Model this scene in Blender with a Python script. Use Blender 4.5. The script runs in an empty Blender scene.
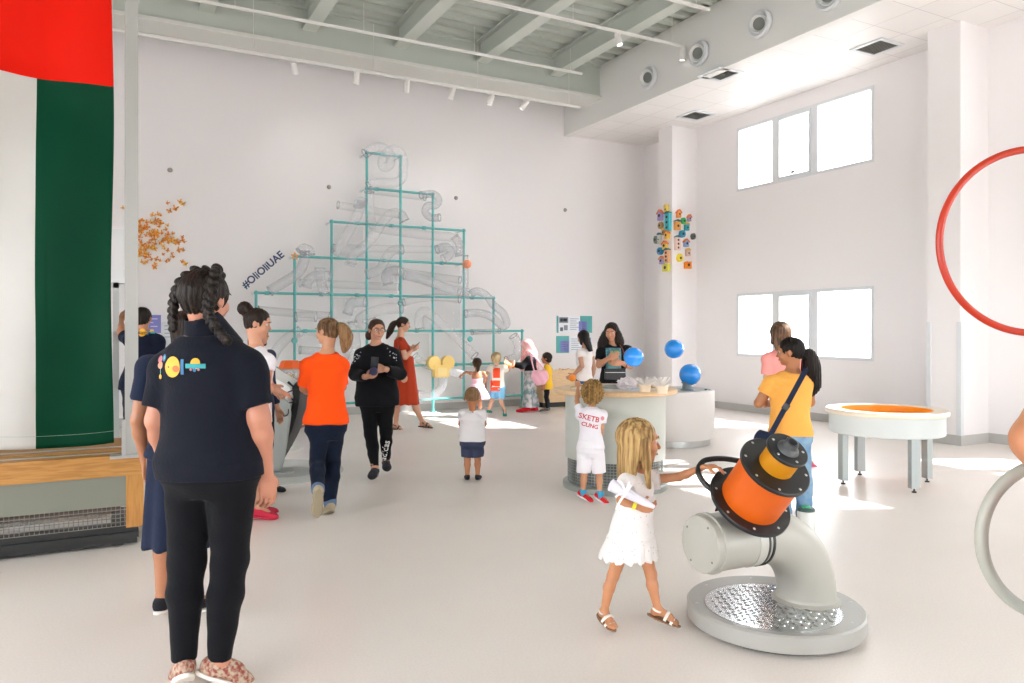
import bpy, bmesh, math, random
import numpy as np
from mathutils import Vector, Matrix
from mathutils.bvhtree import BVHTree
PI = math.pi
random.seed(7); rng = np.random.default_rng(7)
SC = bpy.context.scene
COL = SC.collection

# ------------------------------------------------------------------ camera model (1024x683)
FPX = 755.0; HY = 331.0; CH = 1.5
YAW = math.radians(28.1)
FW = Vector((math.sin(YAW), math.cos(YAW), 0)); RT = Vector((math.cos(YAW), -math.sin(YAW), 0)); UP = Vector((0, 0, 1))
CAM = Vector((0, 0, CH))
def P(px, py, d):
    """world point seen at (px,py) in the photograph, d metres in front of the camera"""
    return CAM + FW * d + RT * ((px - 512) / FPX * d) + UP * ((HY - py) / FPX * d)
def GZ(px, py, z=0.0):
    return P(px, py, (CH - z) * FPX / (py - HY))
def onY(px, py, Y):
    r = P(px, py, 1.0) - CAM
    return CAM + r * (Y / r.y)
def onX(px, py, X):
    r = P(px, py, 1.0) - CAM
    return CAM + r * (X / r.x)
def depth(p): return (Vector(p) - CAM).dot(FW)

# ------------------------------------------------------------------ materials
def lin(c):
    if isinstance(c, str):
        c = c.lstrip('#'); c = [int(c[i:i+2], 16) / 255 for i in (0, 2, 4)]
    return tuple((x / 12.92 if x <= .04045 else ((x + .055) / 1.055) ** 2.4) for x in c) + (1.0,)
MATS = {}
def mat(name, col, rough=.6, metal=0.0, bump=0.0, bscale=40.0, var=0.0, vscale=8.0, spec=.5, coat=0.0, sheen=0.0, sss=0.0, stretch=None, col2=None):
    if name in MATS: return MATS[name]
    m = bpy.data.materials.new(name); m.use_nodes = True; nt = m.node_tree
    b = nt.nodes['Principled BSDF']
    b.inputs['Base Color'].default_value = lin(col); b.inputs['Roughness'].default_value = rough
    b.inputs['Metallic'].default_value = metal; b.inputs['Specular IOR Level'].default_value = spec
    b.inputs['Coat Weight'].default_value = coat; b.inputs['Sheen Weight'].default_value = sheen
    if sss:
        b.inputs['Subsurface Weight'].default_value = sss; b.inputs['Subsurface Radius'].default_value = (.01, .004, .002); b.inputs['Subsurface Scale'].default_value = 1.0
    if bump or var or col2:
        tc = nt.nodes.new('ShaderNodeTexCoord'); mp = nt.nodes.new('ShaderNodeMapping')
        nt.links.new(tc.outputs['Object'], mp.inputs[0])
        if stretch: mp.inputs['Scale'].default_value = stretch
    if bump:
        n = nt.nodes.new('ShaderNodeTexNoise'); n.inputs['Scale'].default_value = bscale; n.inputs['Detail'].default_value = 4
        nt.links.new(mp.outputs[0], n.inputs['Vector'])
        bp = nt.nodes.new('ShaderNodeBump'); bp.inputs['Strength'].default_value = bump; bp.inputs['Distance'].default_value = .01
        nt.links.new(n.outputs['Fac'], bp.inputs['Height']); nt.links.new(bp.outputs[0], b.inputs['Normal'])
    if var or col2:
        n = nt.nodes.new('ShaderNodeTexNoise'); n.inputs['Scale'].default_value = vscale; n.inputs['Detail'].default_value = 5
        nt.links.new(mp.outputs[0], n.inputs['Vector'])
        mx = nt.nodes.new('ShaderNodeMix'); mx.data_type = 'RGBA'
        c = lin(col); k = 1 - var
        mx.inputs[6].default_value = c; mx.inputs[7].default_value = lin(col2) if col2 else (c[0]*k, c[1]*k, c[2]*k, 1)
        cr = nt.nodes.new('ShaderNodeMapRange'); cr.inputs[1].default_value = .4; cr.inputs[2].default_value = .6
        nt.links.new(n.outputs['Fac'], cr.inputs[0]); nt.links.new(cr.outputs[0], mx.inputs[0]); nt.links.new(mx.outputs[2], b.inputs['Base Color'])
    MATS[name] = m
    return m
def clear_mat(name, tint, body=.12, rough=.08, edge=.55):
    """clear acrylic: mostly see-through, greyer and glossier towards its edges"""
    if name in MATS: return MATS[name]
    m = bpy.data.materials.new(name); m.use_nodes = True; nt = m.node_tree; nt.nodes.clear()
    o = nt.nodes.new('ShaderNodeOutputMaterial'); tr = nt.nodes.new('ShaderNodeBsdfTransparent'); pr = nt.nodes.new('ShaderNodeBsdfPrincipled')
    pr.inputs['Base Color'].default_value = lin(tint); pr.inputs['Roughness'].default_value = rough
    lw = nt.nodes.new('ShaderNodeLayerWeight'); lw.inputs[0].default_value = .35
    mr = nt.nodes.new('ShaderNodeMapRange'); mr.inputs[3].default_value = body; mr.inputs[4].default_value = edge
    mx = nt.nodes.new('ShaderNodeMixShader')
    nt.links.new(lw.outputs['Facing'], mr.inputs[0]); nt.links.new(mr.outputs[0], mx.inputs[0])
    nt.links.new(tr.outputs[0], mx.inputs[1]); nt.links.new(pr.outputs[0], mx.inputs[2]); nt.links.new(mx.outputs[0], o.inputs[0])
    MATS[name] = m
    return m

# ------------------------------------------------------------------ objects
def tag(o, label=None, cat=None, group=None, kind=None):
    if label: o['label'] = label
    if cat: o['category'] = cat
    if group: o['group'] = group
    if kind: o['kind'] = kind
    return o
def empty(name, loc, label=None, cat=None, group=None, rz=0.0):
    o = bpy.data.objects.new(name, None); COL.objects.link(o); o.location = loc; o.rotation_euler = (0, 0, rz)
    o.empty_display_size = .1
    return tag(o, label, cat, group)
def mk(name, bm, m, parent=None, smooth=False, world=True, bevel=0.0, origin=None):
    """link a bmesh given in WORLD coordinates as one object; its parent is an empty without rotation"""
    me = bpy.data.meshes.new(name)
    if bevel:
        es = [e for e in bm.edges if len(e.link_faces) == 2 and e.calc_face_angle(0) > .6]
        bmesh.ops.bevel(bm, geom=es, offset=bevel, segments=2, profile=.5, affect='EDGES', clamp_overlap=True)
    off = Vector((0, 0, 0))
    if parent is not None and world: off = root_loc(parent)
    elif origin is not None: off = Vector(origin)
    if off.length: bmesh.ops.translate(bm, verts=bm.verts, vec=-off)
    bm.normal_update(); bm.to_mesh(me); bm.free()
    for mm in (m if isinstance(m, (list, tuple)) else [m]): me.materials.append(mm)
    if smooth is True: me.shade_smooth()
    elif smooth: me.shade_smooth(); me.set_sharp_from_angle(angle=smooth)
    o = bpy.data.objects.new(name, me); COL.objects.link(o)
    if parent is not None: o.parent = parent
    elif origin is not None: o.location = off
    return o
def root_loc(o):
    v = Vector(o.location); p = o.parent
    while p is not None: v = v + Vector(p.location); p = p.parent
    return v
def struct(name, bm, m, **k): return tag(mk(name, bm, m, **k), kind='structure')
def dup(root, loc=None, rz=None, label=None, group=None, scale=None):
    r = root.copy(); COL.objects.link(r)
    if loc is not None: r.location = loc
    if rz is not None: r.rotation_euler = rz if not isinstance(rz, (int, float)) else (0, 0, rz)
    if scale is not None: r.scale = (scale,) * 3
    if label: r['label'] = label
    if group: r['group'] = group
    for ch in list(root.children):
        c = ch.copy(); COL.objects.link(c); c.parent = r
        for g in ch.children:
            d = g.copy(); COL.objects.link(d); d.parent = c
    return r
NB = bmesh.new
def box(bm, lo, hi, mi=0):
    lo = Vector(lo); hi = Vector(hi)
    v = [bm.verts.new((x, y, z)) for x in (lo.x, hi.x) for y in (lo.y, hi.y) for z in (lo.z, hi.z)]
    fs = []
    for f in ((0,1,3,2), (4,6,7,5), (0,4,5,1), (2,3,7,6), (0,2,6,4), (1,5,7,3)):
        fc = bm.faces.new([v[i] for i in f]); fc.material_index = mi; fs.append(fc)
    return v
def obox(bm, c, ax, ay, az, mi=0):
    """oriented box: centre and three half-axis vectors"""
    v = [bm.verts.new(Vector(c) + Vector(ax)*i + Vector(ay)*j + Vector(az)*k) for i in (-1,1) for j in (-1,1) for k in (-1,1)]
    fl = [bm.faces.new([v[i] for i in f]) for f in ((0,1,3,2), (4,6,7,5), (0,4,5,1), (2,3,7,6), (0,2,6,4), (1,5,7,3))]
    for f in fl: f.material_index = mi
    bmesh.ops.recalc_face_normals(bm, faces=fl)
def frame_of(d):
    d = Vector(d).normalized(); a = Vector((0,0,1)) if abs(d.z) < .95 else Vector((1,0,0))
    x = d.cross(a).normalized(); y = d.cross(x).normalized()
    return x, y, d
def tube(bm, pts, r, n=12, caps=True, closed=False, mi=0):
    pts = [Vector(p) for p in pts]; N = len(pts)
    rr = r if isinstance(r, (list, tuple)) else [r]*N
    rings = []; px = None
    for i, p in enumerate(pts):
        if closed: t = pts[(i+1) % N] - pts[i-1]
        else: t = pts[min(i+1, N-1)] - pts[max(i-1, 0)]
        t.normalize()
        if px is None: x, y, _ = frame_of(t)
        else:
            x = px - t * px.dot(t); x.normalize(); y = t.cross(x)
        px = x
        rings.append([bm.verts.new(p + (x*math.cos(2*PI*k/n) + y*math.sin(2*PI*k/n)) * rr[i]) for k in range(n)])
    fs = []
    for i in range(N if closed else N-1):
        a, b = rings[i], rings[(i+1) % N]
        s = 0
        if closed and i == N-1:
            s = min(range(n), key=lambda q: (a[0].co - b[q].co).length)
        for k in range(n): fs.append(bm.faces.new((a[k], a[(k+1)%n], b[(k+1+s)%n], b[(k+s)%n])))
    if caps and not closed: fs.append(bm.faces.new(rings[0][::-1])); fs.append(bm.faces.new(rings[-1]))
    for f in fs: f.material_index = mi
    bmesh.ops.recalc_face_normals(bm, faces=fs)
def lathe(bm, prof, c=(0,0,0), axis=(0,0,1), n=48, closed_prof=False, mi=0, a0=0.0):
    """revolve (r,h) profile about axis through c"""
    x, y, d = frame_of(axis); c = Vector(c)
    rings = []
    for r, h in prof:
        if r < 1e-6: rings.append([bm.verts.new(c + d*h)])
        else: rings.append([bm.verts.new(c + d*h + (x*math.cos(2*PI*k/n+a0) + y*math.sin(2*PI*k/n+a0))*r) for k in range(n)])
    fs = []
    m = len(rings)
    for i in range(m if closed_prof else m-1):
        a, b = rings[i], rings[(i+1) % m]
        for k in range(n):
            if len(a) == 1 and len(b) == 1: continue
            if len(a) == 1: fs.append(bm.faces.new((a[0], b[(k+1)%n], b[k])))
            elif len(b) == 1: fs.append(bm.faces.new((a[k], a[(k+1)%n], b[0])))
            else: fs.append(bm.faces.new((a[k], a[(k+1)%n], b[(k+1)%n], b[k])))
    for f in fs: f.material_index = mi
    bmesh.ops.recalc_face_normals(bm, faces=fs)
def cyl(bm, a, b, r, n=20, mi=0):
    a = Vector(a); b = Vector(b)
    lathe(bm, [(0,0), (r,0), (r,(b-a).length), (0,(b-a).length)], a, b-a, n, mi=mi)
def ball(bm, c, r, n=20, m=12, sc=(1,1,1), mi=0):
    c = Vector(c)
    mt = Matrix.Translation(c) @ Matrix.Diagonal((sc[0]*r, sc[1]*r, sc[2]*r, 1))
    g = bmesh.ops.create_uvsphere(bm, u_segments=n, v_segments=m, radius=1, matrix=mt)
    for v in g['verts']:
        for f in v.link_faces: f.material_index = mi
def prism(bm, poly, o, u, v, w, mi=0):
    """extrude a 2-D polygon (in u,v) by vector w"""
    o, u, v, w = Vector(o), Vector(u), Vector(v), Vector(w)
    a = [bm.verts.new(o + u*x + v*y) for x, y in poly]; b = [bm.verts.new(p.co + w) for p in a]
    n = len(a); fs = [bm.faces.new(a), bm.faces.new(b[::-1])]
    for i in range(n): fs.append(bm.faces.new((a[i], b[i], b[(i+1)%n], a[(i+1)%n])))
    for f in fs: f.material_index = mi
    bmesh.ops.recalc_face_normals(bm, faces=fs)
def catmull(pts, sub=8, closed=False):
    pts = [Vector(p) for p in pts]; n = len(pts); out = []
    for i in range(n if closed else n-1):
        if closed: p0, p1, p2, p3 = pts[i-1], pts[i], pts[(i+1)%n], pts[(i+2)%n]
        else: p0, p1, p2, p3 = pts[max(i-1,0)], pts[i], pts[i+1], pts[min(i+2,n-1)]
        for s in range(sub):
            t = s/sub
            out.append(.5*((2*p1) + (p2-p0)*t + (2*p0-5*p1+4*p2-p3)*t*t + (3*p1-p0-3*p2+p3)*t**3))
    if not closed: out.append(pts[-1])
    return out
def text_mesh(txt, size, bold=0.0, extrude=0.0, spacing=1.0):
    """returns (verts, faces) of lettering centred at the origin in the xy plane"""
    cu = bpy.data.curves.new('lettering', 'FONT'); cu.body = txt; cu.size = size; cu.align_x = 'CENTER'; cu.align_y = 'CENTER'
    cu.offset = bold; cu.extrude = extrude; cu.space_character = spacing; cu.resolution_u = 3
    ob = bpy.data.objects.new('lettering', cu); COL.objects.link(ob)
    dg = bpy.context.evaluated_depsgraph_get(); me = bpy.data.meshes.new_from_object(ob.evaluated_get(dg))
    vs = [v.co.copy() for v in me.vertices]; fs = [tuple(p.vertices) for p in me.polygons]
    bpy.data.objects.remove(ob); bpy.data.curves.remove(cu); bpy.data.meshes.remove(me)
    return vs, fs
def text_bm(bm, txt, size, o, u, v, bold=0.0, extrude=.002, mi=0, spacing=1.0):
    vs, fs = text_mesh(txt, size, bold, extrude, spacing)
    o, u, v = Vector(o), Vector(u), Vector(v); w = u.cross(v)
    b = [bm.verts.new(o + u*p.x + v*p.y + w*(p.z + extrude)) for p in vs]
    for f in fs:
        try: bm.faces.new([b[i] for i in f]).material_index = mi
        except ValueError: pass
# ================================================================== THE ROOM
XR, YB, XL, YF = 10.45, 13.35, -7.0, -7.0       # right wall, back wall, left wall, wall behind the camera
ZC, XS, ZS = 6.62, 8.36, 5.57                   # deck height, soffit face, soffit height
white = mat('wall_paint', '#eeebeb', .75, bump=.04, bscale=120)
sage = mat('sage_grey_steel_paint', '#b9c0b8', .6)
steelw = mat('pale_steel_paint', '#d5d6d0', .55)
def floor_mat():
    m = mat('poured_resin_floor', '#dedad3', .34, spec=.45)
    nt = m.node_tree; b = nt.nodes['Principled BSDF']
    tc = nt.nodes.new('ShaderNodeTexCoord'); n1 = nt.nodes.new('ShaderNodeTexNoise'); n1.inputs['Scale'].default_value = 90; n1.inputs['Detail'].default_value = 3
    n2 = nt.nodes.new('ShaderNodeTexNoise'); n2.inputs['Scale'].default_value = .9; n2.inputs['Detail'].default_value = 3
    nt.links.new(tc.outputs['Object'], n1.inputs[0]); nt.links.new(tc.outputs['Object'], n2.inputs[0])
    r1 = nt.nodes.new('ShaderNodeMapRange'); r1.inputs[1].default_value = .35; r1.inputs[2].default_value = .65
    mx = nt.nodes.new('ShaderNodeMix'); mx.data_type = 'RGBA'; mx.inputs[6].default_value = lin('#f1e8e3'); mx.inputs[7].default_value = lin('#f6efe9')
    mx2 = nt.nodes.new('ShaderNodeMix'); mx2.data_type = 'RGBA'; mx2.blend_type = 'MULTIPLY'; mx2.inputs[0].default_value = .5; mx2.inputs[7].default_value = (.93, .92, .91, 1)
    nt.links.new(n1.outputs['Fac'], r1.inputs[0]); nt.links.new(r1.outputs[0], mx.inputs[0])
    nt.links.new(n2.outputs['Fac'], mx2.inputs[0]); nt.links.new(mx.outputs[2], mx2.inputs[6]); nt.links.new(mx2.outputs[2], b.inputs['Base Color'])
    r2 = nt.nodes.new('ShaderNodeMapRange'); r2.inputs[3].default_value = .24; r2.inputs[4].default_value = .42
    nt.links.new(n2.outputs['Fac'], r2.inputs[0]); nt.links.new(r2.outputs[0], b.inputs['Roughness'])
    return m
bm = NB(); box(bm, (XL-.3, YF-.3, -.2), (XR+.3, YB+.3, 0)); struct('floor', bm, floor_mat())
bm = NB(); box(bm, (XL, YB, 0), (XR+.3, YB+.3, ZC+.4)); struct('wall_back', bm, white)
# right wall with its window openings (upper and lower windows; the unseen bay behind the camera is added for light)
BAYS = [7.67, 1.67, -4.33]; WL = 2.89; ZW = [(1.03, 2.2), (4.12, 5.31)]
bm = NB()
ys = [YF] + sorted([b for y in BAYS for b in (y, y+WL)]) + [YB]
for i in range(len(ys)-1):
    if i % 2 == 0: box(bm, (XR, ys[i], 0), (XR+.2, ys[i+1], ZC+.4))
    else:
        for z0, z1 in ((0, ZW[0][0]), (ZW[0][1], ZW[1][0]), (ZW[1][1], ZC+.4)): box(bm, (XR, ys[i], z0), (XR+.2, ys[i+1], z1))
struct('wall_right', bm, white)
frame_m = mat('white_window_frame', '#dadee1', .4)
glass = clear_mat('window_glass', '#f4f8fa', body=.03, rough=.02, edge=.35)
wn = 0
for yb in BAYS:
    for z0, z1 in ZW:
        wn += 1
        e = empty('window_%d' % wn, (XR+.05, yb, z0)); e['kind'] = 'structure'
        bm = NB(); X0, X1 = XR-.01, XR+.07; t = .05
        box(bm, (X0, yb, z0), (X1, yb+WL, z0+t)); box(bm, (X0, yb, z1-t), (X1, yb+WL, z1))
        for a, b in ((0, t), (WL-t, WL), (1.05, 1.18), (1.90, 2.03)): box(bm, (X0, yb+a, z0+t), (X1, yb+b, z1-t))
        mk('window_frame', bm, frame_m, e)
        bm = NB(); s = .045; a, b = 1.18, 1.90
        box(bm, (X0-.015, yb+a, z0+t), (X1-.02, yb+b, z0+t+s)); box(bm, (X0-.015, yb+a, z1-t-s), (X1-.02, yb+b, z1-t))
        box(bm, (X0-.015, yb+a, z0+t+s), (X1-.02, yb+a+s, z1-t-s)); box(bm, (X0-.015, yb+b-s, z0+t+s), (X1-.02, yb+b, z1-t-s))
        mk('window_sash', bm, mat('sash_grey', '#d5dadd', .4), e)
        bm = NB(); box(bm, (X0-.05, yb+1.45, z0+.115), (X0-.035, yb+1.65, z0+.14)); box(bm, (X0-.035, yb+1.53, z0+.10), (X0-.016, yb+1.57, z0+.15))
        mk('window_handle', bm, mat('handle_grey', '#8a8d8f', .4), e, bevel=.004)
        bm = NB(); box(bm, (XR+.03, yb+t, z0+t), (XR+.036, yb+WL-t, z1-t)); mk('window_pane', bm, glass, e)
# columns on the right wall
for i, (y0, y1) in enumerate(((11.68, 12.1), (5.95, 6.4), (-1.5, -1.05))):
    bm = NB(); box(bm, (9.83, y0, 0), (XR, y1, ZC)); struct('wall_right_column', bm, white)
# corner guards on the near column
for y, s in ((6.4, 1), (5.95, -1)):
    bm = NB(); a, b = sorted((y, y-s*.05)); box(bm, (9.818, a, .13), (9.8295, b, 1.62)); a, b = sorted((y, y+s*.012)); box(bm, (9.818, a, .13), (9.88, b, 1.62)); struct('trim_1', bm, frame_m)
# baseboards
bb = mat('grey_baseboard', '#b9b8b5', .55)
bm = NB()
for a, b in ((YF, -1.5), (-1.05, 5.95), (6.4, 11.68), (12.1, YB)): box(bm, (XR-.02, a, 0), (XR, b, .13))
for y0, y1 in ((11.68, 12.1), (5.95, 6.4)):
    box(bm, (9.81, y0-.02, 0), (9.83, y1+.02, .13)); box(bm, (9.83, y0-.02, 0), (XR-.02, y0, .13)); box(bm, (9.83, y1, 0), (XR-.02, y1+.02, .13))
struct('baseboard_right', bm, bb)
bm = NB(); box(bm, (XL, YB-.02, 0), (XR, YB, .13)); struct('baseboard_back', bm, bb)
# left wall and front wall: unseen, with unglazed openings added and sized to let sky light in
bm = NB(); box(bm, (XL-.2, YF, 0), (XL, YB, .3)); box(bm, (XL-.2, YF, 3.6), (XL, YB, ZC+.4))
for y in (YF, -3, 1, 5, 9): box(bm, (XL-.2, y, .3), (XL, y+.9, 5.2))
box(bm, (XL-.2, 9.35, .3), (XL, YB, 5.2)); struct('wall_left', bm, white)
bm = NB(); box(bm, (XL-.2, YF-.2, 0), (XR+.2, YF, .2)); box(bm, (XL-.2, YF-.2, 3.0), (XR+.2, YF, ZC+.4)); box(bm, (XL-.2, YF-.2, .2), (2.2, YF, 3.0))
for x in (3.3, 6.9, XR-.3): box(bm, (x, YF-.2, .2), (x+.3, YF, 3.0))
struct('wall_front', bm, white)
# ceiling: corrugated deck, ribs run along X
bm = NB(); y = YF; per = .30
prof = []
while y < YB:
    prof += [(y, ZC), (y+.12, ZC), (y+.15, ZC+.07), (y+.27, ZC+.07)]; y += per
prof.append((YB+.3, ZC)); top = [(p[0], p[1]+.05) for p in prof][::-1]
prism(bm, prof+top, (XL-.3, 0, 0), (0,1,0), (0,0,1), (XR-XL+.6, 0, 0))
struct('ceiling', bm, sage)
# girder along the back wall and its pale bottom flange
bm = NB(); box(bm, (XL, 12.06, 6.02), (XS, 12.12, ZC)); box(bm, (XL, 12.02, ZC-.05), (XS, 12.4, ZC)); struct('trim_2', bm, sage)
bm = NB(); box(bm, (XL, 12.0, 5.96), (XS, 12.55, 6.02)); struct('trim_3', bm, steelw, bevel=.006)
# beams (I sections) along Y
bxs = [onY(px, py, 12.0).x for px, py in ((556, 75.7), (480, 60), (402, 45), (310, 27))]
sp = (bxs[0]-bxs[3])/3
for k in range(8):
    x = bxs[0] - sp*k
    if x < XL: break
    bm = NB(); zb = 6.25
    box(bm, (x-.11, YF, zb), (x+.11, 12.06, zb+.03)); box(bm, (x-.11, YF, ZC-.03), (x+.11, 12.06, ZC)); box(bm, (x-.02, YF, zb+.03), (x+.02, 12.06, ZC-.03))
    tag(mk('trim_4', bm, mat('beam_paint', '#c4cac2', .55)), kind='structure')
# soffit box over the right side
soff = mat('soffit_white', '#e9e9e6', .6)
bm = NB(); box(bm, (XS, YF, ZS), (XS+.12, YB, ZC)); box(bm, (XS-.012, YF, ZS-.02), (XS+.13, YB, ZS+.02)); struct('wall_soffit', bm, soff)
def tile_mat():
    m = mat('ceiling_tile', '#eeece9', .42); nt = m.node_tree; b = nt.nodes['Principled BSDF']
    tc = nt.nodes.new('ShaderNodeTexCoord'); br = nt.nodes.new('ShaderNodeTexBrick')
    br.offset = 0; br.inputs['Scale'].default_value = 1; br.inputs['Brick Width'].default_value = .6; br.inputs['Row Height'].default_value = .6
    br.inputs['Mortar Size'].default_value = .006; br.inputs['Color1'].default_value = lin('#efedea'); br.inputs['Color2'].default_value = lin('#e9e7e4'); br.inputs['Mortar'].default_value = lin('#cfccc8')
    nt.links.new(tc.outputs['Object'], br.inputs[0]); nt.links.new(br.outputs[0], b.inputs['Base Color'])
    return m
bm = NB(); box(bm, (XS+.12, YF, ZS), (XR, YB, ZS+.06)); struct('ceiling_soffit', bm, tile_mat())
# light panel in the soffit ceiling, near the camera's side
pan = bpy.data.materials.new('lit_panel'); pan.use_nodes = True
pb = pan.node_tree.nodes['Principled BSDF']; pb.inputs['Emission Color'].default_value = (1, .98, .96, 1); pb.inputs['Emission Strength'].default_value = 3
for i, y in enumerate((4.6, 1.0)):
    e = empty('ceiling_light', (9.1, y, ZS), 'square lit panel set in the tiled soffit ceiling%s' % ('' if i == 0 else ' nearer the entrance'), 'light', 'soffit light panels')
    bm = NB(); box(bm, (8.8, y-.3, ZS-.012), (9.4, y+.3, ZS+.002)); mk('light_frame', bm, frame_m, e, bevel=.003)
    bm = NB(); box(bm, (8.83, y-.27, ZS-.016), (9.37, y+.27, ZS-.01)); mk('diffuser', bm, pan, e)
# square air diffusers in the soffit ceiling
dk = mat('diffuser_dark', '#77786f', .6)
names = ['square slatted air diffuser in the soffit ceiling, farthest from the camera', 'square slatted air diffuser in the soffit ceiling, above the upper window', 'square slatted air diffuser in the soffit ceiling between the other two']
for (px, py), lb in zip(((696, 115), (877, 46.5), (720, 73.5)), names):
    c = GZ(px, py, ZS); e = empty('air_diffuser', (c.x, c.y, ZS), lb, 'vent', 'soffit air diffusers')
    bm = NB(); r = .26
    for q in (r, r-.05): pass
    for sx, sy, w, h in ((0,-1,r,.03), (0,1,r,.03), (-1,0,.03,r-.06), (1,0,.03,r-.06)):
        box(bm, (c.x+sx*(r-.03)-w, c.y+sy*(r-.03)-h, ZS-.02), (c.x+sx*(r-.03)+w, c.y+sy*(r-.03)+h, ZS+.001))
    mk('vent_frame', bm, frame_m, e)
    bm = NB()
    for k in range(9):
        x = c.x - .19 + k*.0475
        obox(bm, (x, c.y, ZS-.012), (.012, 0, .008), (0, .2, 0), (0.001, 0, -.001))
    mk('slat', bm, mat('slat_grey', '#a9aba6', .5), e)
    bm = NB(); box(bm, (c.x-.2, c.y-.2, ZS-.003), (c.x+.2, c.y+.2, ZS-.001)); mk('vent_backing', bm, dk, e)
# jet nozzles on the soffit face
hole = mat('nozzle_throat', '#6f7470', .5)
for i, ((px, py), lb) in enumerate(zip(((650.5, 78), (700.6, 53.8), (762, 24.5), (831, -4)), ('nearest the back wall', 'second from the back wall', 'third from the back wall', 'cut by the top edge of the picture'))):
    c = onX(px, py, XS); c.x -= .045
    e = empty('air_nozzle', c, 'round white jet nozzle on the soffit face, ' + lb, 'vent', 'jet nozzles on the soffit face')
    bm = NB(); lathe(bm, [(.2,-.03), (.2,.02), (.175,.035), (.15,.02), (.13,-.01)], c, (-1,0,0), 36); mk('nozzle_ring', bm, frame_m, e, smooth=.6)
    bm = NB(); lathe(bm, [(.13,.0), (.135,.05), (.12,.075), (.10,.05), (.085,.02)], c, Vector((-1,-.35,-.25)), 36); mk('nozzle_cone', bm, mat('nozzle_white', '#dcdedb', .4), e, smooth=.6)
    bm = NB(); lathe(bm, [(0,.03), (.09,.03)], c, Vector((-1,-.35,-.25)), 24); mk('nozzle_throat', bm, hole, e)
# track light rails
RZ = [(12.05, 5.75, 7.9), (11.45, 6.15, 7.55), (9.57, 6.15, 8.30), (8.33, 6.17, 7.7)]
rl = ['white lighting track hung along the back wall', 'white lighting track hung under the beams in front of the girder', 'white lighting track crossing the beams below the first jet nozzles', 'white lighting track nearest the camera, under the ceiling beams']
rm = mat('track_white', '#e6e6e2', .5)
for (y, z, x1), lb in zip(RZ, rl):
    e = empty('light_track', (x1, y, z), lb, 'lighting track', 'lighting tracks')
    bm = NB(); box(bm, (-5, y-.018, z-.018), (x1, y+.018, z+.018)); box(bm, (-5, y-.028, z+.006), (x1, y+.028, z+.016)); mk('rail', bm, rm, e)
    top = ZC if z < 6 else 6.25
    for x in np.arange(x1-.25, -4, -1.9):
        bm = NB(); cyl(bm, (x, y, z), (x, y, 6.6), .004, 6); mk('hanger', bm, rm, e)
# spotlights on the tracks
spot_em = bpy.data.materials.new('spot_lens'); spot_em.use_nodes = True
sb = spot_em.node_tree.nodes['Principled BSDF']; sb.inputs['Emission Color'].default_value = (1, .97, .92, 1); sb.inputs['Emission Strength'].default_value = 6
def spotlight(px, py, ti, dirv, lb, lamp=16):
    y, z, x1 = RZ[ti]
    c = onY(px, py, y); c = Vector((c.x, y, z - .02))
    e = empty('track_spotlight', c, lb, 'spotlight', 'track spotlights')
    bm = NB(); box(bm, c+Vector((-.05,-.015,-.02)), c+Vector((.05,.015,.02))); cyl(bm, c, c+Vector((0,0,-.06)), .012, 10); mk('mount', bm, rm, e)
    d = Vector(dirv).normalized(); o = c + Vector((0,0,-.07))
    bm = NB(); lathe(bm, [(0,-.06), (.04,-.06), (.045,-.05), (.048,.13), (.042,.135), (.04,.12)], o, d, 20); mk('lamp_head', bm, mat('lamp_white', '#f3f1ee', .35), e, smooth=.6)
    bm = NB(); lathe(bm, [(0,.122), (.041,.122)], o, d, 20); mk('lens', bm, spot_em, e)
    if lamp:
        L_ = bpy.data.lights.new('spot_beam', 'SPOT'); L_.energy = lamp; L_.spot_size = math.radians(95); L_.spot_blend = .9; L_.shadow_soft_size = .05; L_.color = (1, .95, .92)
        lo = bpy.data.objects.new('spot_beam', L_); COL.objects.link(lo); lo.parent = e; lo.location = o + d*.16 - c; lo.rotation_euler = d.to_track_quat('-Z', 'Y').to_euler()
for a in ((294, 64, 0, (.35,.6,-.8), 'white track spotlight on the back wall track, first from the pole beside the flag'),
          (357, 76, 0, (0,.35,-1), 'white track spotlight on the back wall track, above the top of the pipe frame'),
          (407, 83.5, 0, (0,.35,-1), 'white track spotlight on the back wall track, third from the flag'),
          (452.5, 92, 0, (-.2,.3,-1), 'white track spotlight on the back wall track, fourth from the flag'),
          (491.5, 98.5, 0, (-.25,.3,-1), 'white track spotlight on the back wall track, second from its end near the soffit'),
          (525.6, 104, 0, (-.5,.3,-.7), 'white track spotlight on the back wall track, nearest the soffit'),
          (617.8, 36, 2, (.1,-.3,-1), 'white track spotlight with a bright lens, in front of the beams', 5),
          (682.8, 47, 2, (0,.1,-1), 'white track spotlight hanging beside the jet nozzle', 0)):
    spotlight(*a)
# small round anchors on the back wall
for (px, py), lb in zip(((170, 170), (329, 187), (456, 198), (565, 210)), ('above the paper butterflies', 'beside the tallest pipes', 'beyond the stepped side of the pipes', 'nearest the corner column')):
    c = onY(px, py, YB); bm = NB(); lathe(bm, [(0,.05), (.018,.05), (.02,.03), (.035,.02), (.04,0)], c, (0,-1,0), 18)
    tag(mk('wall_anchor', bm, mat('anchor_grey', '#9b9795', .5), smooth=.6, origin=c), 'small grey round fixing on the white back wall, ' + lb, 'fixing', 'wall fixings')
# wall lettering
bm = NB(); a0 = onY(243, 287, YB); a1 = onY(283, 253, YB); u = (a1-a0).normalized(); v = Vector((0,-1,0)).cross(u) * -1
v = u.cross(Vector((0,-1,0))) * -1 if False else Vector((-u.z, 0, u.x))
text_bm(bm, '#OliOliUAE', .175, (a0+a1)/2 + Vector((0,-.002,0)), u, v, bold=.004, extrude=.003)
tag(mk('wall_lettering', bm, mat('lettering_navy', '#26406b', .5)), 'dark blue hashtag lettering running diagonally up the back wall', 'sign')

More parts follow.
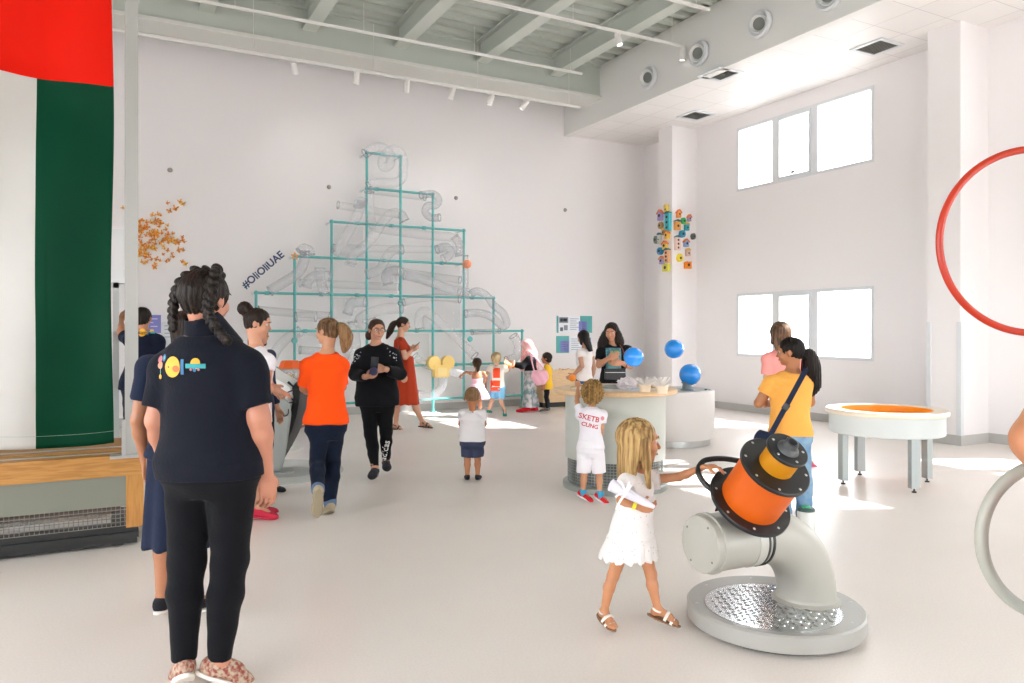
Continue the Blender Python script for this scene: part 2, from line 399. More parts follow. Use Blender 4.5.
# ================================================================== LIGHT AND CAMERA
cam = bpy.data.cameras.new('camera'); co = bpy.data.objects.new('camera', cam); COL.objects.link(co)
cam.sensor_width = 36; cam.lens = FPX/1024*36; cam.shift_y = -(341.5-HY)/1024; cam.clip_start = .05; cam.clip_end = 200
co.location = CAM; co.rotation_euler = (PI/2, 0, -YAW); SC.camera = co
sun = bpy.data.lights.new('sun', 'SUN'); so = bpy.data.objects.new('sun', sun); COL.objects.link(so)
sun.energy = 30; sun.angle = math.radians(.6); sun.color = (1, .975, .955)
so.rotation_euler = Vector((-1.1, .56, -1)).to_track_quat('-Z', 'Y').to_euler()
w = bpy.data.worlds.new('sky'); SC.world = w; w.use_nodes = True
bg = w.node_tree.nodes['Background']; 
_nt = w.node_tree; _tc = _nt.nodes.new('ShaderNodeTexCoord'); _sx = _nt.nodes.new('ShaderNodeSeparateXYZ'); _mr = _nt.nodes.new('ShaderNodeMapRange'); _mx = _nt.nodes.new('ShaderNodeMix'); _mx.data_type = 'RGBA'
_mr.inputs[1].default_value = -.04; _mr.inputs[2].default_value = .02; _mx.inputs[6].default_value = (.43, .42, .42, 1); _mx.inputs[7].default_value = (.94, .97, 1, 1)
_nt.links.new(_tc.outputs['Generated'], _sx.inputs[0]); _nt.links.new(_sx.outputs['Z'], _mr.inputs[0]); _nt.links.new(_mr.outputs[0], _mx.inputs[0]); _nt.links.new(_mx.outputs[2], bg.inputs[0]);
bg.inputs[1].default_value = 17
SC.view_settings.view_transform = 'Standard'; SC.view_settings.look = 'None'; SC.view_settings.gamma = 1; SC.view_settings.exposure = -.5
SC.view_settings.use_curve_mapping = False
SC.cycles.use_denoising = True; SC.cycles.max_bounces = 8; SC.cycles.diffuse_bounces = 5; SC.cycles.transparent_max_bounces = 24; SC.cycles.sample_clamp_indirect = 8
SC.cycles.caustics_reflective = False; SC.cycles.caustics_refractive = False
SC.cycles.denoiser = 'OPENIMAGEDENOISE'
# ================================================================== EXHIBITS
XA = Vector((1, 0, 0)); YA = Vector((0, 1, 0)); ZA = Vector((0, 0, 1))
plastic_w = mat('light_grey_plastic', '#dcdbd6', .33, spec=.5)
blackp = mat('black_plastic', '#1d1f20', .42)
birch = mat('birch_ply', '#e0bd92', .45, var=.12, vscale=6, stretch=(1, 12, 12))
oak = mat('oak_veneer', '#b98543', .5, col2='#a67336', vscale=5, stretch=(1.2, 14, 14))
oak_v = mat('oak_veneer_upright', '#b5813f', .5, col2='#a57033', vscale=5, stretch=(14, 14, 1.2))
steel = mat('brushed_steel', '#b9bab8', .35, metal=.9)
chrome = mat('tread_steel', '#cfd3d6', .18, metal=1.0)
grey_lam = mat('grey_laminate', '#77796d', .55)
bolt_m = mat('bolt_steel', '#c6c8c8', .3, metal=1)
def bolts(pos, d, r, parent, name='bolt', m=None):
    for p in pos:
        bm = NB(); lathe(bm, [(0, .3*r), (.7*r, .3*r), (r, 0)], p, d, 12); mk(name, bm, m or bolt_m, parent, smooth=.6)

# ---------- flag display case
cx, cy = .215, 5.86
e = empty('display_case', (-1.6, 6.25, 0), 'long oak display bench with grey panel, wire mesh and black plinth under the flag', 'display case')
L = -3.6
bm = NB(); box(bm, (L, cy+.03, .06), (cx-.03, cy+.9, .10)); box(bm, (L, cy+.05, .02), (cx-.04, cy+.12, .16)); mk('plinth', bm, blackp, e, bevel=.006)
for x in (cx-.16, L+.3, -1.7):
    for y in (cy+.14, cy+.8):
        bm = NB(); lathe(bm, [(0,0), (.045,0), (.045,.05), (.03,.06)], (x, y, 0), ZA, 16); mk('foot', bm, blackp, e, smooth=.6)
bm = NB(); box(bm, (L, cy, .50), (cx, cy+.04, .62)); mk('rail', bm, oak, e, bevel=.004)
bm = NB(); box(bm, (cx-.11, cy, .14), (cx, cy+.04, .50)); box(bm, (cx-.04, cy+.04, .14), (cx, cy+.92, .50)); mk('end_panel', bm, oak_v, e, bevel=.003)
bm = NB(); box(bm, (L, cy+.012, .29), (cx-.11, cy+.03, .50)); mk('front_panel', bm, grey_lam, e)
bm = NB()
x = L
while x < cx-.11: box(bm, (x, cy+.018, .15), (x+.0035, cy+.0215, .30)); x += .028
z = .15
while z < .30: box(bm, (L, cy+.018, z), (cx-.11, cy+.0215, z+.0035)); z += .028
mk('mesh_grille', bm, mat('wire_grey', '#9c9a94', .4, metal=.6), e)
bm = NB(); box(bm, (L, cy-.02, .62), (cx+.03, cy+.24, .645)); box(bm, (L, cy+.29, .62), (cx+.03, cy+.95, .645)); box(bm, (cx-.02, cy+.24, .62), (cx+.03, cy+.29, .645)); mk('case_top', bm, oak, e, bevel=.005)
bm = NB(); box(bm, (L, cy+.24, .60), (cx-.02, cy+.29, .63)); mk('slot_channel', bm, mat('slot_dark', '#4a3f38', .7), e)
bm = NB(); box(bm, (L, cy+.10, .645), (cx-.05, cy+.115, .652)); box(bm, (L, cy+.40, .645), (cx-.05, cy+.415, .652)); mk('metal_strip', bm, steel, e)
# things on the shelf inside the bench: long ducts seen through the mesh
bm = NB(); box(bm, (L, cy+.3, .10), (cx-.2, cy+.8, .16)); mk('inner_shelf', bm, mat('shelf_pale', '#efeae2', .6), e)
bm = NB(); cyl(bm, (L, cy+.2, .235), (cx-.14, cy+.2, .235), .022, 12); mk('inner_pipe', bm, mat('inner_pipe', '#6c5a50', .5), e)
for x in (-.55, -1.35):
    bm = NB(); lathe(bm, [(0,0), (.16,0), (.17,.02), (.15,.05), (0,.055)], (x, cy+.4, .24), ZA, 28); mk('inner_fan', bm, blackp, e, smooth=.6)
# uprights that hold the flag
for x, y, lb in ((-.0, cy+.06, 'tall square grey post standing on the oak bench beside the green edge of the flag'),):
    p0 = GZ(131.5, 457, .645); hx = .040
    e2 = empty('display_post', (p0.x, p0.y, .645), lb, 'post')
    bm = NB(); box(bm, (p0.x-hx, p0.y-.03, .645), (p0.x+hx, p0.y+.03, 4.6)); mk('upright', bm, mat('post_grey', '#a6a6a2', .4, metal=.3), e2, bevel=.004)
    bm = NB(); box(bm, (p0.x-.13, p0.y-.045, .645), (p0.x+.10, p0.y+.045, .665)); mk('foot_plate', bm, steel, e2, bevel=.003)
    bm = NB(); box(bm, (p0.x-hx-.02, p0.y-.034, .66), (p0.x-hx+.004, p0.y+.02, .90)); mk('bracket', bm, steel, e2, bevel=.003)
# the flag: hanging cloth with soft folds; red band above, white and green below
def flag_mat():
    m = bpy.data.materials.new('flag_cloth'); m.use_nodes = True; nt = m.node_tree; b = nt.nodes['Principled BSDF']
    tc = nt.nodes.new('ShaderNodeTexCoord'); sx = nt.nodes.new('ShaderNodeSeparateXYZ'); nt.links.new(tc.outputs['UV'], sx.inputs[0])
    def step(out, thr, c1, c2, prev=None):
        g = nt.nodes.new('ShaderNodeMath'); g.operation = 'GREATER_THAN'; g.inputs[1].default_value = thr; nt.links.new(sx.outputs[out], g.inputs[0])
        mx = nt.nodes.new('ShaderNodeMix'); mx.data_type = 'RGBA'; nt.links.new(g.outputs[0], mx.inputs[0])
        if prev is None: mx.inputs[6].default_value = lin(c1)
        else: nt.links.new(prev, mx.inputs[6])
        mx.inputs[7].default_value = lin(c2); return mx.outputs[2]
    a = step(0, .0, '#1c1c1e', '#dcdad6'); a2 = step(0, 1.0, '', '#02452e', a); a3 = step(1, 1.0, '', '#ee1c04', a2)
    nt.links.new(a3, b.inputs['Base Color']); b.inputs['Roughness'].default_value = .55; b.inputs['Specular IOR Level'].default_value = .15
    n = nt.nodes.new('ShaderNodeTexNoise'); n.inputs['Scale'].default_value = 3; bp = nt.nodes.new('ShaderNodeBump'); bp.inputs['Strength'].default_value = .3; bp.inputs['Distance'].default_value = .03
    nt.links.new(tc.outputs['Object'], n.inputs[0]); nt.links.new(n.outputs['Fac'], bp.inputs['Height']); nt.links.new(bp.outputs[0], b.inputs['Normal'])
    ou = nt.nodes['Material Output']; tl = nt.nodes.new('ShaderNodeBsdfTranslucent'); nt.links.new(a3, tl.inputs[0]); ms = nt.nodes.new('ShaderNodeMixShader'); ms.inputs[0].default_value = .25
    nt.links.new(b.outputs[0], ms.inputs[1]); nt.links.new(tl.outputs[0], ms.inputs[2]); nt.links.new(ms.outputs[0], ou.inputs[0])
    return m
FY = 6.15
fr = onY(112.5, 300, FY).x; fb = .69; fz = 3.27; fw = onY(35.5, 300, FY).x; 
bm = NB(); uv = bm.loops.layers.uv.new('UVMap'); xs = np.linspace(fr-2.1, fr, 150); zs = np.linspace(fb, 5.6, 150)
def fpos(x, z):
    q = .035*math.sin(x*5.3 + .9*z) + .022*math.sin(x*11 - z*1.8) + .04*math.sin(z*2.6 + x*2.5) + .010*math.sin(z*7+x*5)
    if z < fb+.45: q += .006*math.sin(z*26)
    return Vector((x + (.010*math.sin(z*2.6) if x > fr-.4 else 0), FY + q, z + .010*math.sin(x*6)*(z < fb+.3)))
grid = [[bm.verts.new(fpos(x, z)) for z in zs] for x in xs]
for i in range(len(xs)-1):
    for j in range(len(zs)-1):
        f = bm.faces.new((grid[i][j], grid[i+1][j], grid[i+1][j+1], grid[i][j+1]))
        for l, (a, b) in zip(f.loops, ((i,j), (i+1,j), (i+1,j+1), (i,j+1))):
            x, z = xs[a], zs[b]
            l[uv].uv = ((x-(fw-.55))/.55 if x <= fw else 1 + (x-fw), z/fz)
# stripe boundaries snapped in the mesh
fe = empty('flag', ((fr-1), FY, fb), 'large hanging flag with red, white and green fields above the oak bench', 'flag')
o = mk('flag_cloth', bm, flag_mat(), fe, smooth=True)
sm = o.modifiers.new('thickness', 'SOLIDIFY'); sm.thickness = .002
bm = NB(); tube(bm, [fpos(x, fb+.085)+Vector((0,-.002,0)) for x in xs], .0012, 6); mk('hem_stitch', bm, mat('stitch', '#9ab5a4', .7), fe)
bm = NB(); cyl(bm, (fr-2.15, FY, 5.6), (fr+.06, FY, 5.6), .02, 12); mk('hanging_rod', bm, steel, fe)

# ---------- wall block with a glazed door behind the flag
bm = NB(); a = onY(110, 300, 9.2).x
bx1 = onY(124.5, 300, 9.7).x
box(bm, (-3.5, 9.7, 2.05), (bx1, 9.95, 2.66)); box(bm, (-3.5, 9.7, 0), (-1.7, 9.95, 2.05)); struct('wall_partition', bm, mat('partition_white', '#dfe2e2', .5), bevel=.004)
e = empty('door_1', (-.9, 9.7, 0)); e['kind'] = 'structure'
xa = onY(117.5, 300, 9.7).x
bm = NB()
for x in (-1.7, xa-.045, ): box(bm, (x, 9.68, 0), (x+.06, 9.74, 2.05))
box(bm, (-1.7, 9.68, 1.99), (xa+.015, 9.74, 2.05)); box(bm, (-1.7, 9.68, 0), (xa, 9.74, .08)); mk('door_frame', bm, mat('door_alu', '#b5bab8', .4, metal=.3), e)
bm = NB(); box(bm, (-1.64, 9.705, .08), (xa-.045, 9.715, 1.99)); mk('door_glass', bm, glass, e)
bm = NB(); cyl(bm, (xa-.09, 9.65, .9), (xa-.09, 9.65, 1.5), .014, 12); mk('door_handle', bm, steel, e)
bm = NB(); box(bm, (-1.45, 10.0, 1.2), (xa-.1, 10.02, 2.2)); tag(mk('notice_board', bm, mat('board_green', '#1d6b52', .6), origin=(-1.2, 10.0, 1.2)), 'dark green board seen through the glazed door behind the flag', 'board')
# info panels on the back wall behind the foreground woman
for (x0, x1, y0, y1), c, lb in (((147, 161, 315, 333), '#7d7fc4', 'purple information panel on the back wall beside the navy-clad woman at the door'), ((140, 150, 312, 326), '#2e9fa0', 'small teal panel above the purple information panel on the back wall'), ((161, 187, 322, 345), '#d9dde2', 'pale grey information board on the back wall behind the woman with braids')):
    p0 = onY(x0, y1, YB-.03); p1 = onY(x1, y0, YB-.03); yy = YB-.03 if c != '#2e9fa0' else YB-.02
    bm = NB(); box(bm, (p0.x, yy, p0.z), (p1.x, yy+.02, p1.z)); e = empty('information_panel', p0, lb, 'panel', 'panels left of the pipe wall')
    mk('panel_board', bm, mat('panel'+c, c, .5), e, bevel=.003)
    bm = NB()
    for k in range(4): box(bm, (p0.x+.05, yy-.003, p1.z-.07-.06*k), (p1.x-.05-.06*(k % 2), yy, p1.z-.055-.06*k))
    mk('text_line', bm, mat('panel_text'+c, '#c8cbe8' if c != '#d9dde2' else '#a0a4aa', .6), e)

# ---------- paper butterflies on the back wall
def butterfly(mn, ca, cb):
    e = empty('paper_butterfly', (0,0,0), 'small orange paper butterfly fixed to the white back wall in the swarm beside the flag', 'butterfly', 'paper butterflies on the back wall')
    for s in (-1, 1):
        bm = NB(); W = [(0,.01), (.03,.055), (.062,.06), (.066,.035), (.04,.008), (.05,-.02), (.04,-.045), (.018,-.04), (0,-.012)]
        th = .9; u = Vector((s*math.cos(th), -math.sin(th), 0)) if s else 0
        u = Vector((s*.78, -.62, 0))
        prism(bm, W if s > 0 else W[::-1], (0, -.006, 0), u, ZA, Vector((0, .0012, 0))); mk('wing', bm, mat(mn, ca, .6, col2=cb, vscale=40), e)
    bm = NB(); ball(bm, (0,-.006,0), 1, 8, 6, (.005,.005,.03)); mk('butterfly_body', bm, mat('butterfly_brown', '#4a2c16', .6), e, smooth=True)
    return e
protos = [butterfly('paper_orange', '#f3a640', '#e08420'), butterfly('paper_yellow', '#f6c868', '#eba43a'), butterfly('paper_rust', '#cf7a3a', '#f0b060')]
R2 = random.Random(5); spots = []
for (x, y) in ((117,243),(123,208),(129,236),(167,203),(180,202),(170,211),(175,209),(183,204),(184,242),(182,262),(186,264),(173,257),(155,267),(142,262)): spots.append((x, y))
while len(spots) < 96:
    x = R2.gauss(152, 15); y = R2.gauss(240, 13)
    if 136 < x < 184 and 213 < y < 268 and all((x-a)**2+(y-b)**2 > 5.5 for a, b in spots): spots.append((x, y))
for i, (x, y) in enumerate(spots):
    c = onY(x, y, YB-.006); p = protos[i % 3]
    b = p if i < 3 else dup(p)
    b.location = c; b.rotation_euler = (R2.uniform(-.4,.4), R2.uniform(-1.2,1.2), R2.uniform(-.5,.5)); b.scale = (R2.uniform(.5, .9),)*3

# ---------- teal pipe frame
teal = mat('teal_pipe_paint', '#5fb3b1', .4)
FYW = 13.0; X0 = 2.146; DX = .6275; Z0 = .24; DZ = .631
e = empty('pipe_frame', (4.6, FYW, 0), 'stepped teal pipe scaffold mounted on the back wall holding clear tubes', 'pipe frame')
cols = [(0, 0, 3), (1, .24, 4), (2, .24, 5), (3, .24, 7), (4, .24, 7), (5, 0, 6), (6, .24, 5), (7, .24, 3), (8, 0, 2)]
zr = lambda k: Z0 + DZ*k
for k, zb, top in cols:
    x = X0 + DX*k; bm = NB(); cyl(bm, (x, FYW, zb), (x, FYW, zr(top)), .024, 12)
    p = mk('upright_pipe', bm, teal, e, smooth=.6)
    if zb == 0:
        bm = NB(); lathe(bm, [(0,0), (.06,0), (.06,.012), (.03,.02), (.03,.06)], (x, FYW, 0), ZA, 18); mk('pipe_foot', bm, teal, e, smooth=.6)
rows = [(7, 3, 4), (6, 3, 5), (5, 2, 6), (4, 1, 6), (3, 0, 7), (2, 0, 8), (1, 0, 8), (0, 0, 8)]
for k, a, b in rows:
    bm = NB(); cyl(bm, (X0+DX*a, FYW, zr(k)), (X0+DX*b, FYW, zr(k)), .022, 12); mk('cross_pipe', bm, teal, e, smooth=.6)
for k, zb, top in cols:
    for r, a, b in rows:
        if a <= k <= b and r <= top:
            bm = NB(); c = Vector((X0+DX*k, FYW, zr(r))); ball(bm, c, .038, 12, 8); mk('pipe_joint', bm, teal, e, smooth=True)
for k, a, b in rows:      # stand-offs to the wall and clamps between the joints
    for q in (a, b):
        bm = NB(); c = Vector((X0+DX*q, FYW, zr(k))); cyl(bm, c, (c.x, YB, c.z), .010, 10); cyl(bm, (c.x, YB-.012, c.z), (c.x, YB, c.z), .03, 14); mk('wall_bracket', bm, frame_m, e, smooth=.6)
R3 = random.Random(9)
for k, a, b in rows:
    for q in range(a, b):
        if R3.random() < .7:
            c = Vector((X0+DX*(q+R3.choice((.28,.5,.72))), FYW, zr(k)))
            bm = NB(); cyl(bm, c-Vector((.035,0,0)), c+Vector((.035,0,0)), .034, 12); box(bm, c+Vector((-.02,-.07,-.02)), c+Vector((.02,.0,.02))); mk('tube_clamp', bm, teal, e, bevel=.003)
for px, py in ((294.5, 340.5), (470, 339), (400.5, 303)):
    c = onY(px, py, FYW-.03); bm = NB(); lathe(bm, [(0,-.03), (.045,-.03), (.055,0), (.045,.03), (0,.03)], c, (0,1,0), 20); mk('valve_wheel', bm, teal, e, smooth=.6)

# ---------- clear acrylic tubes on the frame
acr = clear_mat('clear_acrylic', '#d6d9de', body=.14, rough=.1, edge=.42)
acr_d = clear_mat('clear_acrylic_tinted', '#bcc1c8', body=.2, rough=.12, edge=.5)
acr_l = clear_mat('clear_acrylic_faint', '#c9ccd0', body=.05, rough=.08, edge=.28)
def z5(x, y): return (330+x/4.018, 130+y/4.018)
def z8(x, y): return (240+x/6.2, 220+y/6.2)
def z4(x, y): return (400+x/4.018, 270+y/4.018)
def ctube(pts, lb, r=.085, off=.13, m=None, dz=None, sub=8):
    w = []
    for i, (x, y) in enumerate(pts):
        w.append(onY(x, y, FYW-off-(dz[i] if dz else 0)))
    path = catmull(w, sub)
    e = empty('clear_tube', w[0], lb, 'tube', 'clear tubes on the pipe frame')
    bm = NB(); tube(bm, path, r, 18, caps=False); mk('tube_wall', bm, m or acr, e, smooth=True)
    for q in (0, -1):
        bm = NB()
        a = path[q]; d = (path[1]-path[0]) if q == 0 else (path[-1]-path[-2])
        lathe(bm, [(r*.98,-.012), (r*1.08,-.012), (r*1.08,.012), (r*.98,.012)], a, d, 18, closed_prof=True)
        mk('tube_collar', bm, acr_d, e, smooth=.6)
    return e
C = lambda f, *p: [f(*q) for q in p]
ctube(C(z5, (140,95),(180,72),(215,72),(242,98),(238,140),(215,148),(212,120),(240,82),(275,85),(294,120),(292,165),(288,195),(255,212),(190,212),(155,225)), 'coiled clear tube at the very top of the pipe wall', dz=[0,0,0,.05,.15,.2,.25,.25,.15,.1,.05,0,0,0,0])
ctube(C(z5, (158,250),(160,330),(175,385),(240,402),(330,415),(420,425),(490,432),(512,465),(520,505)), 'long clear tube falling beside the third column and crossing the row under the second step', m=acr_l)
ctube(C(z5, (365,262),(415,258),(436,280),(425,302),(392,305),(383,330),(405,352),(440,352)), 'clear S bend tube hooked over the second step of the pipe wall', r=.07, dz=[0,0,.05,.1,.1,.05,0,0], m=acr_d)
ctube(C(z5, (128,290),(115,330),(80,400),(45,460),(20,495)), 'straight clear tube with grey sleeve falling on the left flank', m=acr)
ctube(C(z5, (140,295),(120,285),(112,310)), 'short clear elbow above the straight sleeve tube', r=.08, m=acr_d)
ctube(C(z5, (300,365),(285,340),(250,335),(215,365),(180,420),(140,465),(95,490),(78,540)), 'clear tube arching between third and fourth columns then falling away', m=acr)
ctube(C(z5, (290,480),(250,485),(222,520),(200,560),(150,580)), 'clear tube curving down to the row of the third step', m=acr)
ctube(C(z5, (235,615),(232,585),(250,565),(290,570),(380,600),(450,628),(520,650)), 'sloping clear tube with grey elbow running down to the side of the orange ball', m=acr)
ctube(C(z5, (430,480),(465,470),(485,488),(475,508),(455,518)), 'short tinted clear elbow inside the fifth bay of the third step', r=.08, m=acr_d)
ctube(C(z5, (500,430),(520,460),(520,500)), 'tinted clear sleeve beside the end of the third step', r=.08, m=acr_d)
ctube(C(z5, (545,505),(545,560),(545,620),(540,668)), 'upright clear tube below the orange ball', r=.05, m=acr)
ctube(C(z8, (185,440),(250,400),(330,350),(380,300),(400,240),(402,195)), 'clear tube rising to the loop beside the hashtag lettering', m=acr_d)
ctube(C(z8, (375,200),(395,180),(425,190),(430,215)), 'clear loop mouth at the shoulder of the fourth step', r=.09, m=acr_d)
ctube(C(z8, (412,412),(425,375),(470,345),(520,345),(560,350)), 'tinted clear bend under the fourth step near the second column', m=acr_d)
ctube(C(z8, (495,300),(495,350),(510,410),(525,460)), 'clear tube falling from the fourth step to the fifth', m=acr)
ctube(C(z8, (665,580),(690,520),(730,508),(775,510)), 'clear bend under the fifth step above the orange-clad woman', m=acr_d)
ctube(C(z8, (915,400),(905,350),(925,320),(985,315)), 'clear bend beside the fourth column above the black-clad woman', m=acr_d)
ctube(C(z8, (690,270),(700,220),(750,180)), 'short clear sleeve near the third column', m=acr)
ctube(C(z8, (1000,545),(900,550),(800,580),(745,620),(760,650),(840,640)), 'wide clear trough sweeping above the glasses-wearing woman', m=acr, r=.1)
ctube(C(z8, (345,600),(400,597),(470,600)), 'level clear tube behind the orange-clad woman', m=acr_l)
ctube([(270,395),(272,360),(285,340),(300,331)], 'clear tube curving down near the whale-shaped exhibit', m=acr_l)
ctube([(352,322),(356,345),(350,365),(335,385)], 'clear tube passing behind the orange-clad woman and the black-clad woman', m=acr)
ctube(C(z4, (20,20),(80,35),(160,62),(240,85),(270,92)), 'sloping clear tube that ends at the sixth column', m=acr)
ctube(C(z4, (265,175),(320,172),(370,190),(410,225),(428,215),(415,175),(375,140),(350,105),(310,85),(280,100)), 'looping clear tube outside the seventh column', m=acr_d, r=.075)
ctube(C(z4, (78,235),(75,195),(95,165),(130,185),(200,245),(300,345)), 'clear slide tube with a grey elbow running down to the child in pink', m=acr)
ctube(C(z4, (60,345),(100,378),(160,395),(250,420)), 'low clear chute beside the yellow funnel', m=acr, r=.075)
ctube(C(z4, (172,420),(165,475),(120,505),(65,500)), 'clear drop tube below the yellow funnel', m=acr_d)
ctube(C(z4, (430,365),(468,345),(475,300),(455,265)), 'clear ring-shaped bend beside the woman in the pink headscarf', m=acr, r=.09)
ctube(C(z4, (15,130),(80,115),(160,110),(240,118)), 'level clear tube along the fifth row of the frame', m=acr_l, r=.07)
ctube(C(z4, (290,250),(330,248),(400,245)), 'short level clear tube on the eye-level row beside the seventh column', m=acr, r=.05)
for (ax, ay, bx, by), lb in zip(((370,190,425,197), (338,205,400,215), (334,248,462,250), (300,283,400,287), (402,272,460,280), (258,310,330,316), (300,350,332,352)),
        ('under the second step', 'beside the third column', 'spanning the fourth row', 'spanning the fifth row left of the fourth column', 'between fourth and sixth columns', 'beside the lowest step', 'behind the orange-clad woman')):
    ctube([(ax,ay), ((ax+bx)/2,(ay+by)/2), (bx,by)], 'faint level clear tube ' + lb, m=acr_l, r=.07, off=-.08, sub=3)
# flat acrylic backing sheets between the frame and the wall
for i, ((k, r), lb) in enumerate(zip(((0,0),(1,1),(2,2),(3,3),(4,1),(5,3),(6,0),(2,4),(5,2)), ('lowest bay beside the whale-shaped exhibit', 'second bay of the second row', 'third bay of the third row', 'fourth bay of the fourth row', 'fifth bay behind the yellow funnel', 'sixth bay of the fourth row', 'seventh bay of the lowest row', 'third bay under the third step', 'sixth bay of the third row'))):
    bm = NB(); x = X0+DX*k; z = zr(r); box(bm, (x+.05, FYW+.06, z+.05), (x+DX-.05, FYW+.066, z+DZ-.05)); c = (x+DX/2, FYW+.06, z)
    tag(mk('acrylic_sheet', bm, acr_l, origin=c), 'thin clear sheet behind the teal frame, ' + lb, 'sheet', 'clear sheets behind the pipe frame')
# orange ball, star and yellow funnel
c = onY(467, 264, FYW-.1); bm = NB(); ball(bm, c, .085, 24, 16); tag(mk('ball', bm, mat('orange_ball', '#f0956a', .4), smooth=True, origin=c), 'orange ball at the end of the third step of the pipe frame', 'ball')
c = onY(295, 256, FYW-.03); bm = NB(); pts = [(math.cos(PI/2+k*PI/5)*(.075 if k % 2 == 0 else .035), math.sin(PI/2+k*PI/5)*(.075 if k % 2 == 0 else .035)) for k in range(10)]
prism(bm, pts, c, XA, ZA, (0,.02,0)); tag(mk('star', bm, mat('star_orange', '#f0a04a', .5), origin=c), 'small orange star on the corner of the teal pipe frame', 'star')
c = onY(440.5, 366, FYW-.2)
e = empty('ball_funnel', c, 'yellow double-lobed ball funnel box mounted low on the teal frame', 'funnel')
ym = mat('funnel_yellow', '#f7d884', .4)
for s in (-1, 1):
    bm = NB(); lathe(bm, [(0,-.06), (.12,-.06), (.13,-.04), (.13,.04), (.12,.06), (0,.06)], c+Vector((s*.135,0,.06)), YA, 28); mk('funnel_lobe', bm, ym, e, smooth=.6)
bm = NB(); box(bm, c+Vector((-.14,-.08,-.2)), c+Vector((.14,.06,.02))); mk('funnel_box', bm, ym, e, bevel=.015)
bm = NB(); box(bm, c+Vector((-.09,-.09,-.17)), c+Vector((.09,-.079,-.03))); mk('funnel_window', bm, mat('funnel_window', '#f8e3a0', .3), e, bevel=.01)

# ---------- posters on the back wall
tl = mat('poster_teal', '#55a9a8', .5); pu = mat('poster_purple', '#7d82c6', .5); wh = mat('poster_white', '#e8edf2', .5); gr = mat('poster_grey', '#8d949c', .6); dk2 = mat('poster_dark', '#5a6068', .6); ptx = mat('poster_text', '#a9b0ba', .6)
def poster(x0, x1, y0, y1, m, lb, fill):
    p0 = onY(x0, y1, YB-.03); p1 = onY(x1, y0, YB-.03)
    e = empty('poster', (p0.x, YB-.02, p0.z), lb, 'poster', 'posters on the back wall')
    bm = NB(); box(bm, (p0.x, YB-.022, p0.z), (p1.x, YB, p1.z)); mk('poster_board', bm, m, e, bevel=.003)
    W = p1.x-p0.x; H = p1.z-p0.z
    for (a, b, c_, d), mm, nm in fill:
        bm = NB(); box(bm, (p0.x+a*W, YB-.026, p0.z+b*H), (p0.x+c_*W, YB-.021, p0.z+d*H)); mk(nm, bm, mm, e)
lines = lambda x0, x1, y0, y1, n: [((x0, y1-(y1-y0)*(k+.35)/n, x1-(.1*(k % 2)), y1-(y1-y0)*k/n), ptx, 'text_line') for k in range(n)]
poster(557, 580.3, 316, 332.8, wh, 'white poster with grey drawings on the back wall, upper row', [((.0,.0,.07,1), tl, 'teal_edge'), ((.1,.58,.48,.92), gr, 'picture_panel'), ((.14,.66,.24,.84), dk2, 'drawing'), ((.28,.66,.44,.84), dk2, 'drawing'), ((.14,.1,.26,.32), dk2, 'drawing'), ((.3,.15,.46,.45), gr, 'drawing')] + lines(.56, .94, .1, .85, 6))
poster(581, 592.3, 316, 332.8, tl, 'teal poster with a purple block on the back wall, upper row', [((-.18,.1,.55,.68), pu, 'purple_block')] + lines(0, .42, .2, .55, 3))
poster(557, 569, 336, 353, tl, 'teal poster with a purple block on the back wall, lower row', [((.3,.08,1.0,.72), pu, 'purple_block')] + lines(.4, .9, .2, .6, 3))
poster(569.6, 592, 336, 353, wh, 'white poster partly hidden by the woman in white, lower row', [((.7,.4,.95,.9), gr, 'picture_panel')] + lines(.08, .5, .1, .85, 6))

# ---------- wooden counter with a wavy top
a = GZ(534, 407, 0); bm = NB()
e = empty('play_counter', (a.x+.5, 12.9, 0), 'pale birch counter with a wavy upper edge and black plinth against the back wall', 'counter')
cx0, cx1 = onY(543, 400, 12.7).x, onY(578, 400, 12.7).x
bm = NB(); box(bm, (cx0+.02, 12.72, 0), (cx1-.02, 13.2, .1)); mk('plinth', bm, blackp, e)
bm = NB(); prof = [(0, .1), (cx1-cx0, .1)] + [((cx1-cx0)*(1-k/30), .74 + .02*math.sin(k*1.7) + .012*math.sin(k*.9)) for k in range(31)]
prism(bm, prof, (cx0, 12.68, 0), XA, ZA, (0, .03, 0)); mk('front_panel', bm, birch, e)
for xa_ in (cx0, cx1-.03): bm = NB(); box(bm, (xa_, 12.71, .1), (xa_+.03, 13.28, .72)); mk('side_panel', bm, birch, e)
bm = NB(); box(bm, (cx0+.03, 12.72, .62), (cx1-.03, 13.28, .65)); mk('counter_top', bm, birch, e)

# ---------- big round air table
def at_center(px, d): return Vector((P(px, 400, d).x, P(px, 400, d).y, 0))
T1 = at_center(615, 7.32)
e = empty('air_table', T1, 'large round grey drum table with a birch rim and vented base', 'table')
gl = mat('table_grey', '#b9bdb6', .4)
bm = NB(); lathe(bm, [(.44,.0), (.50,.0), (.505,.02), (.505,.05), (.49,.06), (.40,.06)], T1, ZA, 72); mk('base_ring', bm, mat('base_ring_grey', '#9aa09c', .35, metal=.4), e, smooth=.6)
bm = NB()
for k in range(96):
    a = 2*PI*k/96; p = T1 + Vector((math.cos(a)*.455, math.sin(a)*.455, 0)); cyl(bm, p+Vector((0,0,.06)), p+Vector((0,0,.30)), .0035, 5)
for z in np.arange(.075, .3, .027): lathe(bm, [(.452,z), (.459,z), (.459,z+.006), (.452,z+.006)], T1, ZA, 72, closed_prof=True)
mk('vent_grille', bm, mat('grille_grey', '#8d9290', .4, metal=.5), e)
bm = NB(); lathe(bm, [(.0,.06), (.42,.06), (.42,.3), (0,.3)], T1, ZA, 48); mk('inner_drum', bm, mat('inner_dark', '#5d605c', .6), e, smooth=.6)
